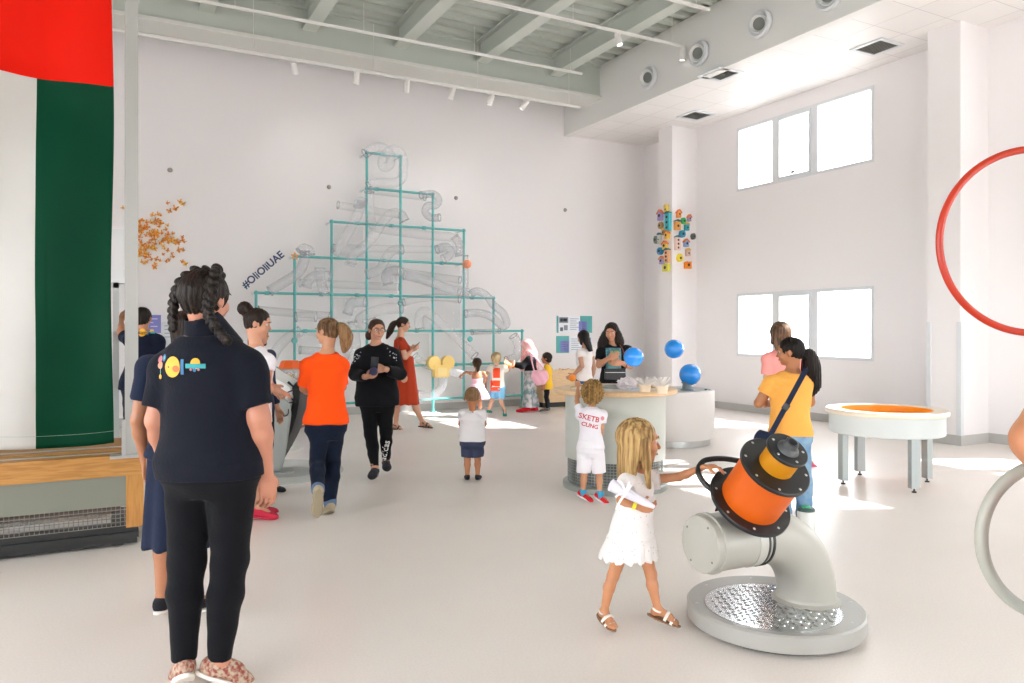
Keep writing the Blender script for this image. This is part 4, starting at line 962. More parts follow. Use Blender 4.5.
def nets(F, lo, vox):
    S = F < 0
    c = np.zeros(tuple(x-1 for x in F.shape), np.int8)
    offs = [(a,b,d) for a in (0,1) for b in (0,1) for d in (0,1)]
    sl = lambda A, o: A[o[0]:A.shape[0]-1+o[0], o[1]:A.shape[1]-1+o[1], o[2]:A.shape[2]-1+o[2]]
    for o in offs: c += sl(S, o)
    act = (c > 0) & (c < 8); I = np.argwhere(act); idx = np.full(c.shape, -1, np.int64); idx[act] = np.arange(len(I))
    acc = np.zeros((len(I), 3)); cnt = np.zeros(len(I))
    val = {o: F[I[:,0]+o[0], I[:,1]+o[1], I[:,2]+o[2]] for o in offs}
    for o in offs:
        for ax in range(3):
            if o[ax] == 0:
                o2 = list(o); o2[ax] = 1; o2 = tuple(o2); a, b = val[o], val[o2]; cr = (a < 0) != (b < 0)
                t = np.where(cr, a/np.where(cr, a-b, 1), 0); p = np.array([list(o)]*len(I), float); p[:,ax] += t
                acc[cr] += p[cr]; cnt[cr] += 1
    verts = lo + (I + acc/np.maximum(cnt, 1)[:,None])*vox
    faces = []
    for ax in range(3):
        b, d = (ax+1) % 3, (ax+2) % 3
        A = np.moveaxis(S, (ax, b, d), (0, 1, 2)); X = np.moveaxis(idx, (ax, b, d), (0, 1, 2))
        e0 = A[:-1, 1:-1, 1:-1]; e1 = A[1:, 1:-1, 1:-1]
        for cond, flip in ((e0 & ~e1, False), (~e0 & e1, True)):
            q = np.argwhere(cond)
            if len(q) == 0: continue
            i, j, k = q[:,0], q[:,1], q[:,2]
            f = np.stack([X[i,j,k], X[i,j+1,k], X[i,j+1,k+1], X[i,j,k+1]], 1)
            faces.append(f[:, ::-1] if flip else f)
    return verts, np.concatenate(faces)
def sdf_obj(name, sd, m, parent, relax=0):
    verts, faces = sd.mesh(); off = np.array(root_loc(parent))
    me = bpy.data.meshes.new(name); nv, nf = len(verts), len(faces)
    me.vertices.add(nv); me.vertices.foreach_set('co', (verts-off).astype(np.float32).ravel())
    me.loops.add(nf*4); me.loops.foreach_set('vertex_index', faces.astype(np.int32).ravel())
    me.polygons.add(nf); me.polygons.foreach_set('loop_start', np.arange(0, nf*4, 4, dtype=np.int32))
    me.update(calc_edges=True); me.materials.append(m); me.shade_smooth()
    o = bpy.data.objects.new(name, me); COL.objects.link(o); o.parent = parent
    o['_n'] = 1; del o['_n']
    GEO[o.name] = (verts, faces)
    return o
GEO = {}
def bvh_of(o):
    v, f = GEO[o.name]; return BVHTree.FromPolygons([Vector(a) for a in v], [tuple(int(i) for i in q) for q in f])
def decal(o, parent, name, shapes, origin, u, v, look, lift=.002):
    """lay flat printed shapes on a garment: each vertex is dropped along `look` on to the cloth"""
    bv = bvh_of(o); look = Vector(look).normalized(); u = Vector(u); v = Vector(v); origin = Vector(origin)
    bm = NB(); mats = []
    for verts, faces, m in shapes:
        if m not in mats: mats.append(m)
        bb = []
        for (x, y) in verts:
            p = origin + u*x + v*y; hit = bv.ray_cast(p - look*.6, look)
            bb.append(bm.verts.new((hit[0] if hit[0] else p) - look*lift))
        for f in faces:
            try: fc = bm.faces.new([bb[i] for i in f]); fc.material_index = mats.index(m)
            except ValueError: pass
        lift += .0004
    return mk(name, bm, mats, parent, smooth=True)
def disc2(cx, cy, rx, ry, n=28, rings=4):
    vs = [(cx, cy)]; fs = []
    for k in range(1, rings+1):
        for i in range(n): a = 2*PI*i/n; vs.append((cx+rx*k/rings*math.cos(a), cy+ry*k/rings*math.sin(a)))
    for i in range(n): fs.append((0, 1+i, 1+(i+1) % n))
    for k in range(rings-1):
        for i in range(n): a = 1+k*n; b = a+n; fs.append((a+i, b+i, b+(i+1) % n, a+(i+1) % n))
    return vs, fs
def rect2(x0, y0, x1, y1, n=6):
    vs = [(x0+(x1-x0)*i/n, y0+(y1-y0)*j/n) for i in range(n+1) for j in range(n+1)]
    return vs, [(i*(n+1)+j, (i+1)*(n+1)+j, (i+1)*(n+1)+j+1, i*(n+1)+j+1) for i in range(n) for j in range(n)]
def text2(txt, size, x=0, y=0, bold=.0, rot=0):
    vs, fs = text_mesh(txt, size, bold); c, s_ = math.cos(rot), math.sin(rot)
    return [(x+p.x*c-p.y*s_, y+p.x*s_+p.y*c) for p in vs], fs

def skin_mat(col):
    v = [int(col[i:i+2], 16) for i in (1, 3, 5)]; col = '#%02x%02x%02x' % (int(v[0]*.91), int(v[1]*.88), int(v[2]*.87))
    return mat('skin'+col, col, .48, bump=.05, bscale=160, var=.05, vscale=14, sss=.06)
def cloth_mat(col, rough=.85, bump=.25, bs=70, **k): return mat('cloth'+col+str(k.get('col2', '')), col, rough, bump=bump, bscale=bs, sheen=.04, spec=.15, **k)
def hair_mat(col, col2):
    def dk(c):
        v = [int(c[i:i+2], 16) for i in (1, 3, 5)]; f = .62 if max(v) < 110 else .9; return '#%02x%02x%02x' % tuple(int(x*f) for x in v)
    return mat('hair'+col, dk(col), .5, bump=1.0, bscale=75, col2=dk(col2), vscale=60, stretch=(1, 1, .06), spec=.2)

class Person:
    """skeleton in world space; J holds joints, H the standing height"""
    def __init__(s, label, px, fy, H, face, hr=.132, J={}, fat=1.0, skin='#c98f6c', vox=.008, d=None, build={}, lean=0.0, hipk=.52, head=(0, 0), cat='person', group=None, dz=0.0, sw=1.0):
        base = GZ(px, fy) if d is None else Vector((P(px, fy, d).x, P(px, fy, d).y, 0))
        s.base = base; s.H = H; s.vox = vox; s.hr = hr; s.fat = fat; s.k = H/1.65
        a = math.radians(face); s.f = (FW*math.cos(a) + RT*math.sin(a)).normalized(); s.r = s.f.cross(UP).normalized()
        s.d0 = depth(base); s.root = empty('person', base, label, cat, group)
        hh = hr*H; s.hh = hh; nz = H-hh-.025*H
        L = dict(pel=(0,0,hipk*H), chest=(0,0,hipk*H+.62*(nz-hipk*H)), neck=(0,-.008*H,nz), head=(0,.012*H,H-hh*.5),
                 sR=(.112*H*sw,-.005*H,nz-.028*H), sL=(-.112*H*sw,-.005*H,nz-.028*H), hR=(.052*H,0,hipk*H-.02*H), hL=(-.052*H,0,hipk*H-.02*H),
                 kR=(.055*H,.01*H,hipk*H*.53), kL=(-.055*H,.01*H,hipk*H*.53), aR=(.055*H,-.012*H,.045*H), aL=(-.055*H,-.012*H,.045*H))
        ua = .175*H*(.93 if hr > .15 else 1); fa = .15*H*(.93 if hr > .15 else 1)
        L['eR'] = (L['sR'][0]+.03*H, -.015*H, L['sR'][2]-ua); L['eL'] = (-L['eR'][0], -.015*H, L['eR'][2])
        L['wR'] = (L['eR'][0]+.005*H, .03*H, L['eR'][2]-fa); L['wL'] = (-L['wR'][0], .03*H, L['wR'][2])
        W = lambda q: base + s.r*q[0] + s.f*q[1] + UP*(q[2]+dz)
        s.J = {k: W(v) for k, v in L.items()}
        s.loc = W
        for k, v in J.items():
            if k in ('tR', 'tL'): continue
            dd = v[2] if len(v) > 2 else 0
            s.J[k] = P(v[0], v[1], s.d0+dd)
            if k in ('sR', 'sL'): s.J[k] = s.J[k] - UP*.036*s.k
        for side in 'RL':
            if 'h'+side not in J and 'pel' in J: s.J['h'+side] = s.J['pel'] + s.r*(L['h'+side][0]) + UP*(-.02*H)
            if 't'+side in J: v = J['t'+side]; s.J['t'+side] = P(v[0], v[1], s.d0+(v[2] if len(v) > 2 else 0))
            else:
                q = s.J['a'+side].copy(); s.J['t'+side] = q + s.f*.135*H*.82 + s.r*(.012*H if side == 'R' else -.012*H); s.J['t'+side].z = q.z - .028*H
        # torso frame
        z = (s.J['neck']-s.J['pel']); s.tl = z.length; z.normalize()
        x = (s.J['sR']-s.J['sL']); x = x - z*x.dot(z); x.normalize(); y = z.cross(x); s.T = (x, y, z)
        # head frame
        yaw, pitch = math.radians(head[0]), math.radians(head[1])
        hf = (s.f*math.cos(yaw) + s.r*math.sin(yaw)); hz = (UP*math.cos(pitch) + hf*math.sin(pitch)); hf = (hf*math.cos(pitch) - UP*math.sin(pitch))
        s.Hd = (hf.cross(hz).normalized(), hf.normalized(), hz.normalized())
        s.build = dict(hip=.105, waist=.082, chest=.094, sh=.092, hd=.072, wd=.060, cd=.070, belly=0); s.build.update(build)
        s.skin = skin_mat(skin); s.hands = {}; s.barefoot = set()
    def hp(s, x, y, z): h = s.hh; return s.J['head'] + s.Hd[0]*(x*h) + s.Hd[1]*(y*h) + s.Hd[2]*(z*h)
    def secs(s, off=0.0, lo=-.22, hi=1.0, extra=None):
        H = s.H; b = s.build; t = s.tl; F = s.fat
        rows = [(-.24*t, b['hip']*.72, b['hd']*.72, 0, 0), (-.12*t, b['hip']*.97, b['hd']*.98, 0, -.006), (.02*t, b['hip'], b['hd']*1.05, 0, -.008), (.2*t, (b['hip']+b['waist'])*.49, b['wd']*1.08, 0, b['belly']*.5), (.38*t, b['waist'], b['wd'], 0, b['belly']),
                (.6*t, b['chest']*.98, b['cd'], 0, .006), (.74*t, b['chest']*1.02, b['cd']*1.0, 0, .004), (.86*t, b['sh']*.88, b['cd']*.76, 0, -.004), (.95*t, b['sh']*.50, b['cd']*.55, 0, -.008), (1.0*t, .034, .034, 0, -.006)]
        out = []
        for z, w, d, x, y in rows:
            w, d = w*F, d*F
            if z/t > .97: w, d = .034, .034
            out.append((z, w*H+off, d*H+off, x*H, y*H))
        return [o for o in out if lo*t-1e-6 <= o[0] <= hi*t+1e-6]
    def arm_r(s, o=0): k = s.k*s.fat*(.93 if s.hr > .15 else 1); return (.050*k+o, .040*k+o, .038*k+o, .026*k+o)
    def leg_r(s, o=0): k = s.k*s.fat*(.9 if s.hr > .15 else 1); return (.088*k+o, .057*k+o, .055*k+o, .035*k+o)
    def body(s, eyes=True, mouth='#a85a50', brow=None, ears=True):
        B = Sdf(s.vox); J = s.J; k = s.k; h = s.hh; K = .03*k
        B.loft(J['pel'], s.T, s.secs(), k=K)
        a = s.arm_r(); l = s.leg_r()
        for q in 'RL':
            S, E, W = J['s'+q], J['e'+q], J['w'+q]
            B.ell(S - UP*.005*k, s.T, (.052*k*s.fat, .05*k*s.fat, .05*k*s.fat), k=K)
            B.rcone(J['neck'] - s.T[2]*.020*s.H, S, .040*k*s.fat, .042*k*s.fat, k=K)
            B.rcone(S, E, a[0], a[1], k=K)
            m = E.lerp(W, .3); B.rcone(E, m, a[1], a[2]*1.06, k=.015*k); B.rcone(m, W, a[2]*1.04, a[3], k=.02*k)
            Hp, Kn, An = J['h'+q], J['k'+q], J['a'+q]
            B.rcone(Hp, Kn, l[0], l[1], k=K)
            d = (An-Kn); back = (-s.f); m = Kn + d*.32 + back*.008*k
            B.rcone(Kn, m, l[1]*.97, l[2]*1.02, k=.02*k); B.rcone(m, An, l[2], l[3], k=.02*k)
            s.foot(B, q); s.hand(B, q)
        # neck and head
        nb = J['neck'] - UP*.03*s.H; B.rcone(nb, s.hp(0,-.10,-.22), .046*k if s.hr < .15 else .036*k, .25*h if s.hr < .15 else .22*h, k=.03*k)
        B.ell(s.hp(0,-.05,.12), s.Hd, (.365*h,.43*h,.375*h), k=.02*k)
        B.ell(s.hp(0,.11,-.14), s.Hd, (.275*h,.285*h,.31*h), k=.06*h)
        B.ell(s.hp(0,.25,-.37), s.Hd, (.12*h,.11*h,.09*h), k=.07*h)
        for q in (-1, 1):
            B.ell(s.hp(q*.16,.27,-.12), s.Hd, (.11*h,.10*h,.12*h), k=.05*h)
            B.ell(s.hp(q*.15,.42,.045), s.Hd, (.085*h,.06*h,.05*h), k=.04*h, sub=True)
            if ears: B.ell(s.hp(q*.37,-.03,-.03), s.Hd, (.035*h,.085*h,.125*h), k=.02*h)
        B.rcone(s.hp(0,.36,.05), s.hp(0,.45,-.11), .035*h, .05*h, k=.035*h)
        B.ell(s.hp(0,.36,.13), s.Hd, (.2*h,.04*h,.04*h), k=.05*h)
        B.ell(s.hp(0,.375,-.245), s.Hd, (.095*h,.045*h,.028*h), k=.015*h)
        o = sdf_obj('body', B, s.skin, s.root)
        if eyes:
            for q in (-1, 1):
                c = s.hp(q*.145,.318,.035)
                bm = NB(); ball(bm, c, .050*h, 14, 10); e = mk('eye', bm, mat('eye_white', '#cfc8c2', .35), s.root, smooth=True)
                bm = NB(); ball(bm, c + s.Hd[1]*.018*h, .036*h, 12, 8); mk('iris', bm, mat('eye_dark', '#2a1c14', .3), e, smooth=True)
            bm = NB()
            pts = [s.hp(x, .405-.5*x*x, -.25-.01*abs(x)*0) for x in (-.09,-.045,0,.045,.09)]
            tube(bm, pts, [.006*h,.022*h,.026*h,.022*h,.006*h], 8); mk('mouth', bm, mat('lip'+mouth, mouth, .45), s.root, smooth=True)
            for q in (-1, 1):
                bm = NB(); pts = [s.hp(q*x, .40-.45*x*x, z) for x, z in ((.06,.125),(.13,.15),(.2,.14),(.25,.11))]
                tube(bm, pts, [.012*h,.018*h,.014*h,.004*h], 6); mk('eyebrow', bm, brow or mat('brow', '#3a2a20', .6), s.root, smooth=True)
        s.bodyo = o
        return o
    def foot(s, B, q):
        A, T = s.J['a'+q], s.J['t'+q]; k = s.k*(1.0 if s.hr < .15 else 1.05); d = (T-A); heel = A - d.normalized()*.02*k
        dn = d.normalized(); side = dn.cross(UP).normalized(); u = side.cross(dn).normalized()
        hl = A - s.footup(q)*.027*k - dn*.016*k
        B.ell(hl, (side, dn, u), (.028*k,.032*k,.028*k), k=.015*k)
        B.rcone(A, A.lerp(T, .6) + u*.006*k, .034*k, .026*k, k=.025*k)
        B.ell(A.lerp(T, .78) - s.footup(q)*.006*k, (side, dn, u), (.042*k,.055*k,.019*k), k=.02*k)
        if q in s.barefoot:
            for i in range(5):
                x = (i-2)*.0165*k*(1 if q == 'R' else -1); B.rcone(T+side*x - dn*.035*k - s.footup(q)*.004*k, T+side*x + dn*(.008-.004*i)*k - s.footup(q)*.006*k, .009*k, .0085*k, k=.004)
    def footup(s, q):
        A, T = s.J['a'+q], s.J['t'+q]; dn = (T-A).normalized(); side = dn.cross(UP).normalized(); return side.cross(dn).normalized()
    def hand(s, B, q):
        o = s.hands.get(q, {}); E, W = s.J['e'+q], s.J['w'+q]; k = s.k*(1.0 if s.hr < .15 else 1.08)*o.get('size', 1)
        a = Vector(o['dir']).normalized() if 'dir' in o else (W-E).normalized()
        inw = -s.r if q == 'R' else s.r
        n = Vector(o['palm']) if 'palm' in o else inw      # palm faces n
        n = (n - a*n.dot(a)).normalized(); t = a.cross(n) if q == 'R' else n.cross(a)      # thumb side
        if 'thumb' in o: 
            t2 = Vector(o['thumb']); t2 = t2 - a*t2.dot(a) - n*t2.dot(n)
            if t2.length > .1: t = t2
        t = t.normalized(); curl = o.get('curl', .45); c0 = W + a*.045*k
        B.ell(W + a*.045*k, (t, a, n), (.040*k,.052*k,.016*k), k=.015*k)
        B.ell(W + a*.065*k, (t, a, n), (.040*k,.03*k,.014*k), k=.01*k)
        for i in range(4):
            x = (.030 - .020*i)*k; ln = (.026, .029, .027, .021)[i]*k; r = (.0092, .0094, .009, .0080)[i]*k; r = max(r, s.vox*1.05)
            p = W + a*(.084 - .004*abs(i-1.2))*k + t*x; d = a.copy(); cc = curl*(1+.12*i)
            for j in range(3):
                ang = cc*(.5 if j == 0 else .95); d = (d*math.cos(ang) + n*math.sin(ang)).normalized()
                p2 = p + d*ln*(1.25, .95, .75)[j]; B.rcone(p, p2, r, r*.93, k=.004*k); p = p2; r *= .94
                a2 = d
        p = W + a*.028*k + t*.03*k; d = (a*.62 + t*.62 + n*(.25+curl*.5)).normalized(); r = max(.0115*k, s.vox*1.1)
        p2 = p + d*.036*k; B.rcone(p, p2, r*1.15, r, k=.012*k); d = (d + a*.35 + n*curl*.5).normalized(); p3 = p2 + d*.028*k; B.rcone(p2, p3, r, r*.85, k=.004*k)
    # ---- clothes
    def folds(s, amp=.004, f=26):
        ph = random.Random(int(s.base.x*1000)).uniform(0, 6)
        def g(x, y, z): return amp*(np.sin(f*z*.8 + 13*x + 9*y + ph + 2*np.sin(7*z+5*x))*np.sin(13*x - 9*y + 6*z + ph) + .45*np.sin(f*1.5*z - 24*x + 15*y + ph*2)*np.sin(9*z+12*y+ph))
        return g
    def top(s, col, sleeve=.55, hem=-.05, off=.014, m=None, name='shirt', neck=.93, flare=0.0, loose=0.0, sl_off=None, folds=.004, collar=None, cutneck=True, hemdrop=0, round_neck=.07):
        C = Sdf(s.vox); J = s.J; K = .03*s.k; t = s.tl
        sec = s.secs(off+.001, lo=-.24, hi=.96); zc = hem*t
        sec = [(z, w + (loose + flare*max(0, .5-z/t))*s.H, d + (loose*.8 + flare*.7*max(0, .5-z/t))*s.H, x, y) for z, w, d, x, y in sec]
        if hem < -.24:
            z, w, d, x, y = sec[0]; sec[0] = (z, max(w, sec[1][1]*.98), max(d, sec[1][2]*.98), x, y); sec.insert(0, (zc-.02, sec[0][1] + flare*s.H*(-hem-.24)*1.0, sec[0][2] + flare*s.H*(-hem-.24)*.8, x, y))
        C.loft(J['pel'], s.T, sec, k=K)
        so = off if sl_off is None else sl_off; a = s.arm_r(so)
        for q in 'RL':
            S, E, W = J['s'+q], J['e'+q], J['w'+q]
            if sleeve is None: continue
            C.rcone(J['neck'] - s.T[2]*.020*s.H, S if sleeve > 0 else J['neck'].lerp(S, .75) - s.T[2]*.02*s.H, .040*s.k*s.fat+off, .042*s.k*s.fat+off, k=K)
            C.ell(S - UP*.003, s.T, (.052*s.k*s.fat+off, .05*s.k*s.fat+off, .05*s.k*s.fat+off), k=K)
            if sleeve <= 0: continue
            if sleeve <= 1:
                p = S.lerp(E, sleeve); C.rcone(S, p, a[0], a[0]+(a[1]-a[0])*sleeve + so*.35, k=K, clip=(p, (E-S).normalized()))
            else:
                C.rcone(S, E, a[0], a[1]+.004, k=K); p = E.lerp(W, sleeve-1); C.rcone(E, p, a[1]+.004, a[1]+(a[3]-a[1])*(sleeve-1)+.003, k=.02*s.k, clip=(p, (W-E).normalized()))
        C.rcone(J['chest'], J['neck'] - s.T[2]*.05*s.H, .06*s.k*s.fat, .052*s.k*s.fat+off, k=K)
        if sleeve is None or sleeve <= 0:
            for q in 'RL':
                S = J['s'+q]; x = (s.T[0] if q == 'R' else -s.T[0]); C.cutball(S + x*.004, x, S, .10*s.k)
        C.cut(J['pel'] + s.T[2]*zc, -s.T[2] if hem > -.3 else -(s.T[2]*.5+UP*.5).normalized())
        if sleeve is None:
            C.cut(J['pel'] + s.T[2]*(neck*t), s.T[2], k=.01)
        else:
            nd = (s.hp(0,-.10,-.22) - J['neck']).normalized()
            C.rcone(J['neck'] + s.T[1]*.02*s.k*0, J['neck'] + nd*.10*s.k, (round_neck-.012)*s.k, round_neck*s.k, k=.008, sub=True)
            C.ell(J['neck'] + s.T[1]*.060*s.k + s.T[2]*.016, s.T, (round_neck*.9*s.k, round_neck*.75*s.k, .045*s.k), k=.01, sub=True)
            C.cutball(J['neck'] + s.T[2]*.022*s.k, (s.T[2]*.97+s.T[1]*.2).normalized(), J['neck'], .115*s.k)
        if folds: C.disp = s.folds(folds)
        o = sdf_obj(name, C, m or cloth_mat(col), s.root); s.topo = o; return o
    def collar(s, col, m=None):
        C = Sdf(min(s.vox, .005)); n = s.J['neck'] - UP*.012; e = s.hp(0,-.10,-.30); d = (e-n).normalized(); k = s.k*s.fat
        C.rcone(n - d*.07*k, n + d*.06*k, .108*k, .061*k, k=.01, clip=(n + d*.066*k, d)); C.rcone(n - d*.14*k, n + d*.12*k, .052*k, .055*k, k=.004, sub=True); C.cut(n - d*.075*k, -d)
        return sdf_obj('collar', C, m or cloth_mat(col), s.root)
    def pants(s, col, length=1.95, top=.18, off=.010, m=None, name='trousers', flare=0.0, hem_off=None, folds=.004):
        C = Sdf(s.vox); J = s.J; K = .025*s.k; l = s.leg_r(off)
        C.loft(J['pel'], s.T, s.secs(off-.002, lo=-.24, hi=.2) + [], k=K)
        for q in 'RL':
            Hp, Kn, An = J['h'+q], J['k'+q], J['a'+q]
            if length <= 1:
                p = Hp.lerp(Kn, length); C.rcone(Hp, p, l[0]+flare*.3, l[0]+(l[1]-l[0])*length + flare, k=K, clip=(p, (Kn-Hp).normalized()))
            else:
                C.rcone(Hp, Kn, l[0], l[1], k=K); p = Kn.lerp(An, length-1); m1 = Kn + (An-Kn)*.32 - s.f*.008*s.k
                cl = (p, (An-Kn).normalized())
                C.rcone(Kn, m1, l[1], l[2]+flare*.4, k=.02*s.k, clip=cl)
                if length > 1.35: C.rcone(m1, p, l[2]+flare*.4, l[3]+(0 if hem_off is None else hem_off)+flare, k=.02*s.k, clip=cl)
        C.cut(J['pel'] + s.T[2]*(top*s.tl), s.T[2])
        if folds: C.disp = s.folds(folds, 34)
        o = sdf_obj(name, C, m or cloth_mat(col), s.root); s.panto = o; return o
    def skirt(s, col, z0, z1, w0, w1, d0, d1, m=None, name='skirt', ripple=.01, n=9, fwd=0.0, k=.01):
        """bell from height fraction z0 (top) down to z1 along the torso/hip line, half widths in H"""
        C = Sdf(s.vox); H = s.H; c = s.J['pel'].copy(); fr = (s.T[0], s.f, UP)
        fr = (s.T[0]-UP*s.T[0].dot(UP), s.f, UP); x = fr[0].normalized(); fr = (x, UP.cross(x), UP)
        rows = []
        for i in range(7):
            t = i/6; rows.append(((z1+(z0-z1)*t)*H-c.z+s.base.z, (w1+(w0-w1)*t**1.0)*H, (d1+(d0-d1)*t)*H, 0, fwd*H*(1-t)))
        C.loft(c, fr, rows, k=k)
        cx, cy = c.x, c.y; zt, zb = s.base.z+z0*H, s.base.z+z1*H
        def g(X, Y, Z): 
            a = np.arctan2(Y-cy, X-cx); return ripple*np.sin(a*n)*np.clip((zt-Z)/(zt-zb), 0, 1)
        C.disp = g
        return sdf_obj(name, C, m or cloth_mat(col), s.root)
    def shoes(s, col, sole='#e8e4de', m=None, name='shoe', high=.0, both='RL', solem=None):
        for q in both:
            A, T = s.J['a'+q], s.J['t'+q]; k = s.k*(1.0 if s.hr < .15 else 1.08); u = s.footup(q); dn = (T-A).normalized(); side = dn.cross(u).normalized()
            C = Sdf(min(s.vox, .006)); hl = A - u*.033*k - dn*.018*k; tt = T + dn*.006*k
            C.ell(hl + u*.012*k, (side, dn, u), (.038*k,.046*k,.045*k), k=.02*k); C.rcone(A - u*.005*k, A.lerp(T, .6) + u*.006*k, .043*k, .038*k, k=.02*k)
            C.ell(A.lerp(T, .82) - u*.003*k, (side, dn, u), (.050*k,.078*k,.033*k), k=.02*k)
            C.cut(A + u*(.018+high)*k, u); zb = -u*(.052*k); bottom = A + zb
            b0 = A - u*(.058*k); C.cut(b0 + u*.008*k, -(u*.985 + dn*0).normalized())
            o = sdf_obj(name, C, m or cloth_mat(col), s.root)
            C = Sdf(.005); L_ = (T-A).length
            nrm = u; p0 = b0 + u*.006*k
            toe = T - u*(.026*k) + dn*.0; dirS = (T + (-u)*.026*k) - (A - u*.052*k); 
            ctr = (A - u*.052*k).lerp(T - u*.026*k, .42); ds = dirS.normalized(); ss = ds.cross(u).normalized(); us = ss.cross(ds).normalized()
            C.loft(ctr - us*.008*k, (ss, ds, us), [(0, .040*k, L_*.5+.052*k, 0, 0), (.018*k, .044*k, L_*.5+.056*k, 0, 0)], k=.003)
            sdf_obj('sole', C, solem or mat('sole'+sole, sole, .7), o)
    def sandals(s, col, sole='#7a6048', straps=((.9,), (.55,), (.12,))):
        for q in 'RL':
            A, T = s.J['a'+q], s.J['t'+q]; k = s.k*(1.0 if s.hr < .15 else 1.08); u = s.footup(q); L_ = (T-A).length
            a0, t0 = A - u*.056*k, T - u*.024*k; ds = (t0-a0).normalized(); ss = ds.cross(u).normalized(); us = ss.cross(ds).normalized(); ctr = a0.lerp(t0, .44)
            C = Sdf(.0045); C.loft(ctr - us*.009*k, (ss, ds, us), [(0, .042*k, L_*.5+.050*k, 0, 0), (.014*k, .044*k, L_*.5+.052*k, 0, 0)], k=.003)
            so = sdf_obj('sandal', C, mat('sole'+sole, sole, .7), s.root)
            dn = (T-A).normalized()
            for st, w_ in ((.80, .045), (.48, .05)):
                bm = NB(); ring = []; c = A.lerp(T, st); hh_ = (.036 if st > .6 else .055)*k
                N = 12; pa = []
                for i in range(N+1):
                    an = PI*i/N; pa.append(c - u*.03*k + ss*math.cos(an)*.049*k + u*(math.sin(an)*hh_+.004))
                v1 = [bm.verts.new(p - dn*.011*k) for p in pa]; v2 = [bm.verts.new(p + dn*.011*k) for p in pa]
                for i in range(N): bm.faces.new((v1[i], v1[i+1], v2[i+1], v2[i]))
                o = mk('strap', bm, mat('strap'+col, col, .5), so, smooth=True); sm_ = o.modifiers.new('t', 'SOLIDIFY'); sm_.thickness = .0035*k; sm_.offset = 0
            bm = NB(); N = 20; pa = [A + dn*math.cos(2*PI*i/N)*.040*k + ss*math.sin(2*PI*i/N)*.037*k + u*(.004*k + math.cos(2*PI*i/N)*.006*k) for i in range(N)]
            v1 = [bm.verts.new(p - u*.007*k) for p in pa]; v2 = [bm.verts.new(p + u*.007*k) for p in pa]
            for i in range(N): bm.faces.new((v1[i], v1[(i+1)%N], v2[(i+1)%N], v2[i]))
            o = mk('ankle_strap', bm, mat('strap'+col, col, .5), so, smooth=True); sm_ = o.modifiers.new('t', 'SOLIDIFY'); sm_.thickness = .003*k
    # ---- hair
    def hair(s, style, col, col2, length=1.0, vol=0.0, part=0, vox=None, amp=.008, strands=34):
        h = s.hh; m = hair_mat(col, col2); C = Sdf(vox or s.vox); v = vol
        cap = lambda g=0: C.ell(s.hp(0,-.075,.13), s.Hd, ((.395+v+g)*h,(.455+v+g)*h,(.405+v+g)*h), k=.02*h)
        cap()
        if style in ('long', 'kidlong'):
            L = length
            C.loft(s.hp(0,-.12,0), s.Hd, [(-L*h, .25*h+v*h, .13*h, 0, -.16*h), (-.6*L*h, .36*h+v*h, .19*h, 0, -.13*h), (-.3*h, .40*h+v*h, .26*h, 0, -.08*h), (.1*h, .40*h+v*h, .33*h, 0, 0)], k=.06*h)
            for q in (-1, 1):
                C.rcone(s.hp(q*.34,.02,.05), s.hp(q*.36,.10,-.45), .11*h, .10*h, k=.08*h)
                if style == 'kidlong': C.rcone(s.hp(q*.36,.08,-.4), s.hp(q*.33,.16,-.8*L), .10*h, .05*h, k=.06*h)
        if style in ('short', 'curly', 'bob'):
            C.ell(s.hp(0,-.2,-.12), s.Hd, ((.32+v)*h,(.26+v)*h,(.28+v)*h), k=.06*h)
            for q in (-1, 1): C.ell(s.hp(q*.33,.04,.0), s.Hd, (.06*h,.10*h,.13*h), k=.04*h)
            if style == 'bob': C.loft(s.hp(0,-.1,0), s.Hd, [(-.42*h, .38*h, .3*h, 0, -.02*h), (.1*h, .41*h, .38*h, 0, 0)], k=.05*h)
        if style in ('bun', 'ponytail', 'braids', 'low'):
            C.ell(s.hp(0,-.22,-.08), s.Hd, (.29*h,.22*h,.24*h), k=.06*h)
        # open the face
        fz = .24 if style != 'buzz' else .25
        C.ell(s.hp(0,.40,-.10), s.Hd, (.345*h,.40*h,.40*h), k=.03*h, sub=True)
        if style not in ('long', 'kidlong', 'bob'):
            for q in (-1, 1): C.ell(s.hp(q*.41,.09,-.13), s.Hd, (.13*h,.14*h,.19*h), k=.03*h, sub=True)
            C.cut(s.hp(0,-.3,-.40), -s.Hd[2], k=.01) if style not in ('curly',) else C.cut(s.hp(0,-.3,-.42), -s.Hd[2])
        if style == 'short' or style == 'buzz': pass
        def g(x, y, z):
            P_ = np.stack([x-s.J['head'].x, y-s.J['head'].y, z-s.J['head'].z], 1); a = np.arctan2(P_@V3(s.Hd[0]), P_@V3(s.Hd[1])); w = P_@V3(s.Hd[2])/h
            if style == 'curly': return .05*h*np.sin(a*9+w*14)*np.sin(w*17+a*4) + .03*h*np.sin(a*17-w*23)
            return amp*h*3*(np.sin(a*strands + 2*np.sin(w*4))*.5 + .5*np.sin(a*strands*.43+1+w*3)) * (.3 + .7*(np.abs(w-.3) > .1))
        C.disp = g
        o = sdf_obj('hair', C, m, s.root); s.hairo = o
        return o
    def lock(s, pts, rad, col, col2, name='ponytail', parent=None, grooves=10, vox=None):
        C = Sdf(vox or s.vox); pts = catmull(pts, 5); n = len(pts)
        rr = np.interp(np.linspace(0, 1, n), np.linspace(0, 1, len(rad)), rad)
        for i in range(n-1): C.rcone(pts[i], pts[i+1], rr[i], rr[i+1], k=.004)
        ax = V3(pts[0]); 
        C.disp = lambda x, y, z: .0035*np.sin((x-y)*260+z*20)*.8 + .002*np.sin((x+y)*400)
        return sdf_obj(name, C, hair_mat(col, col2), parent or s.root)
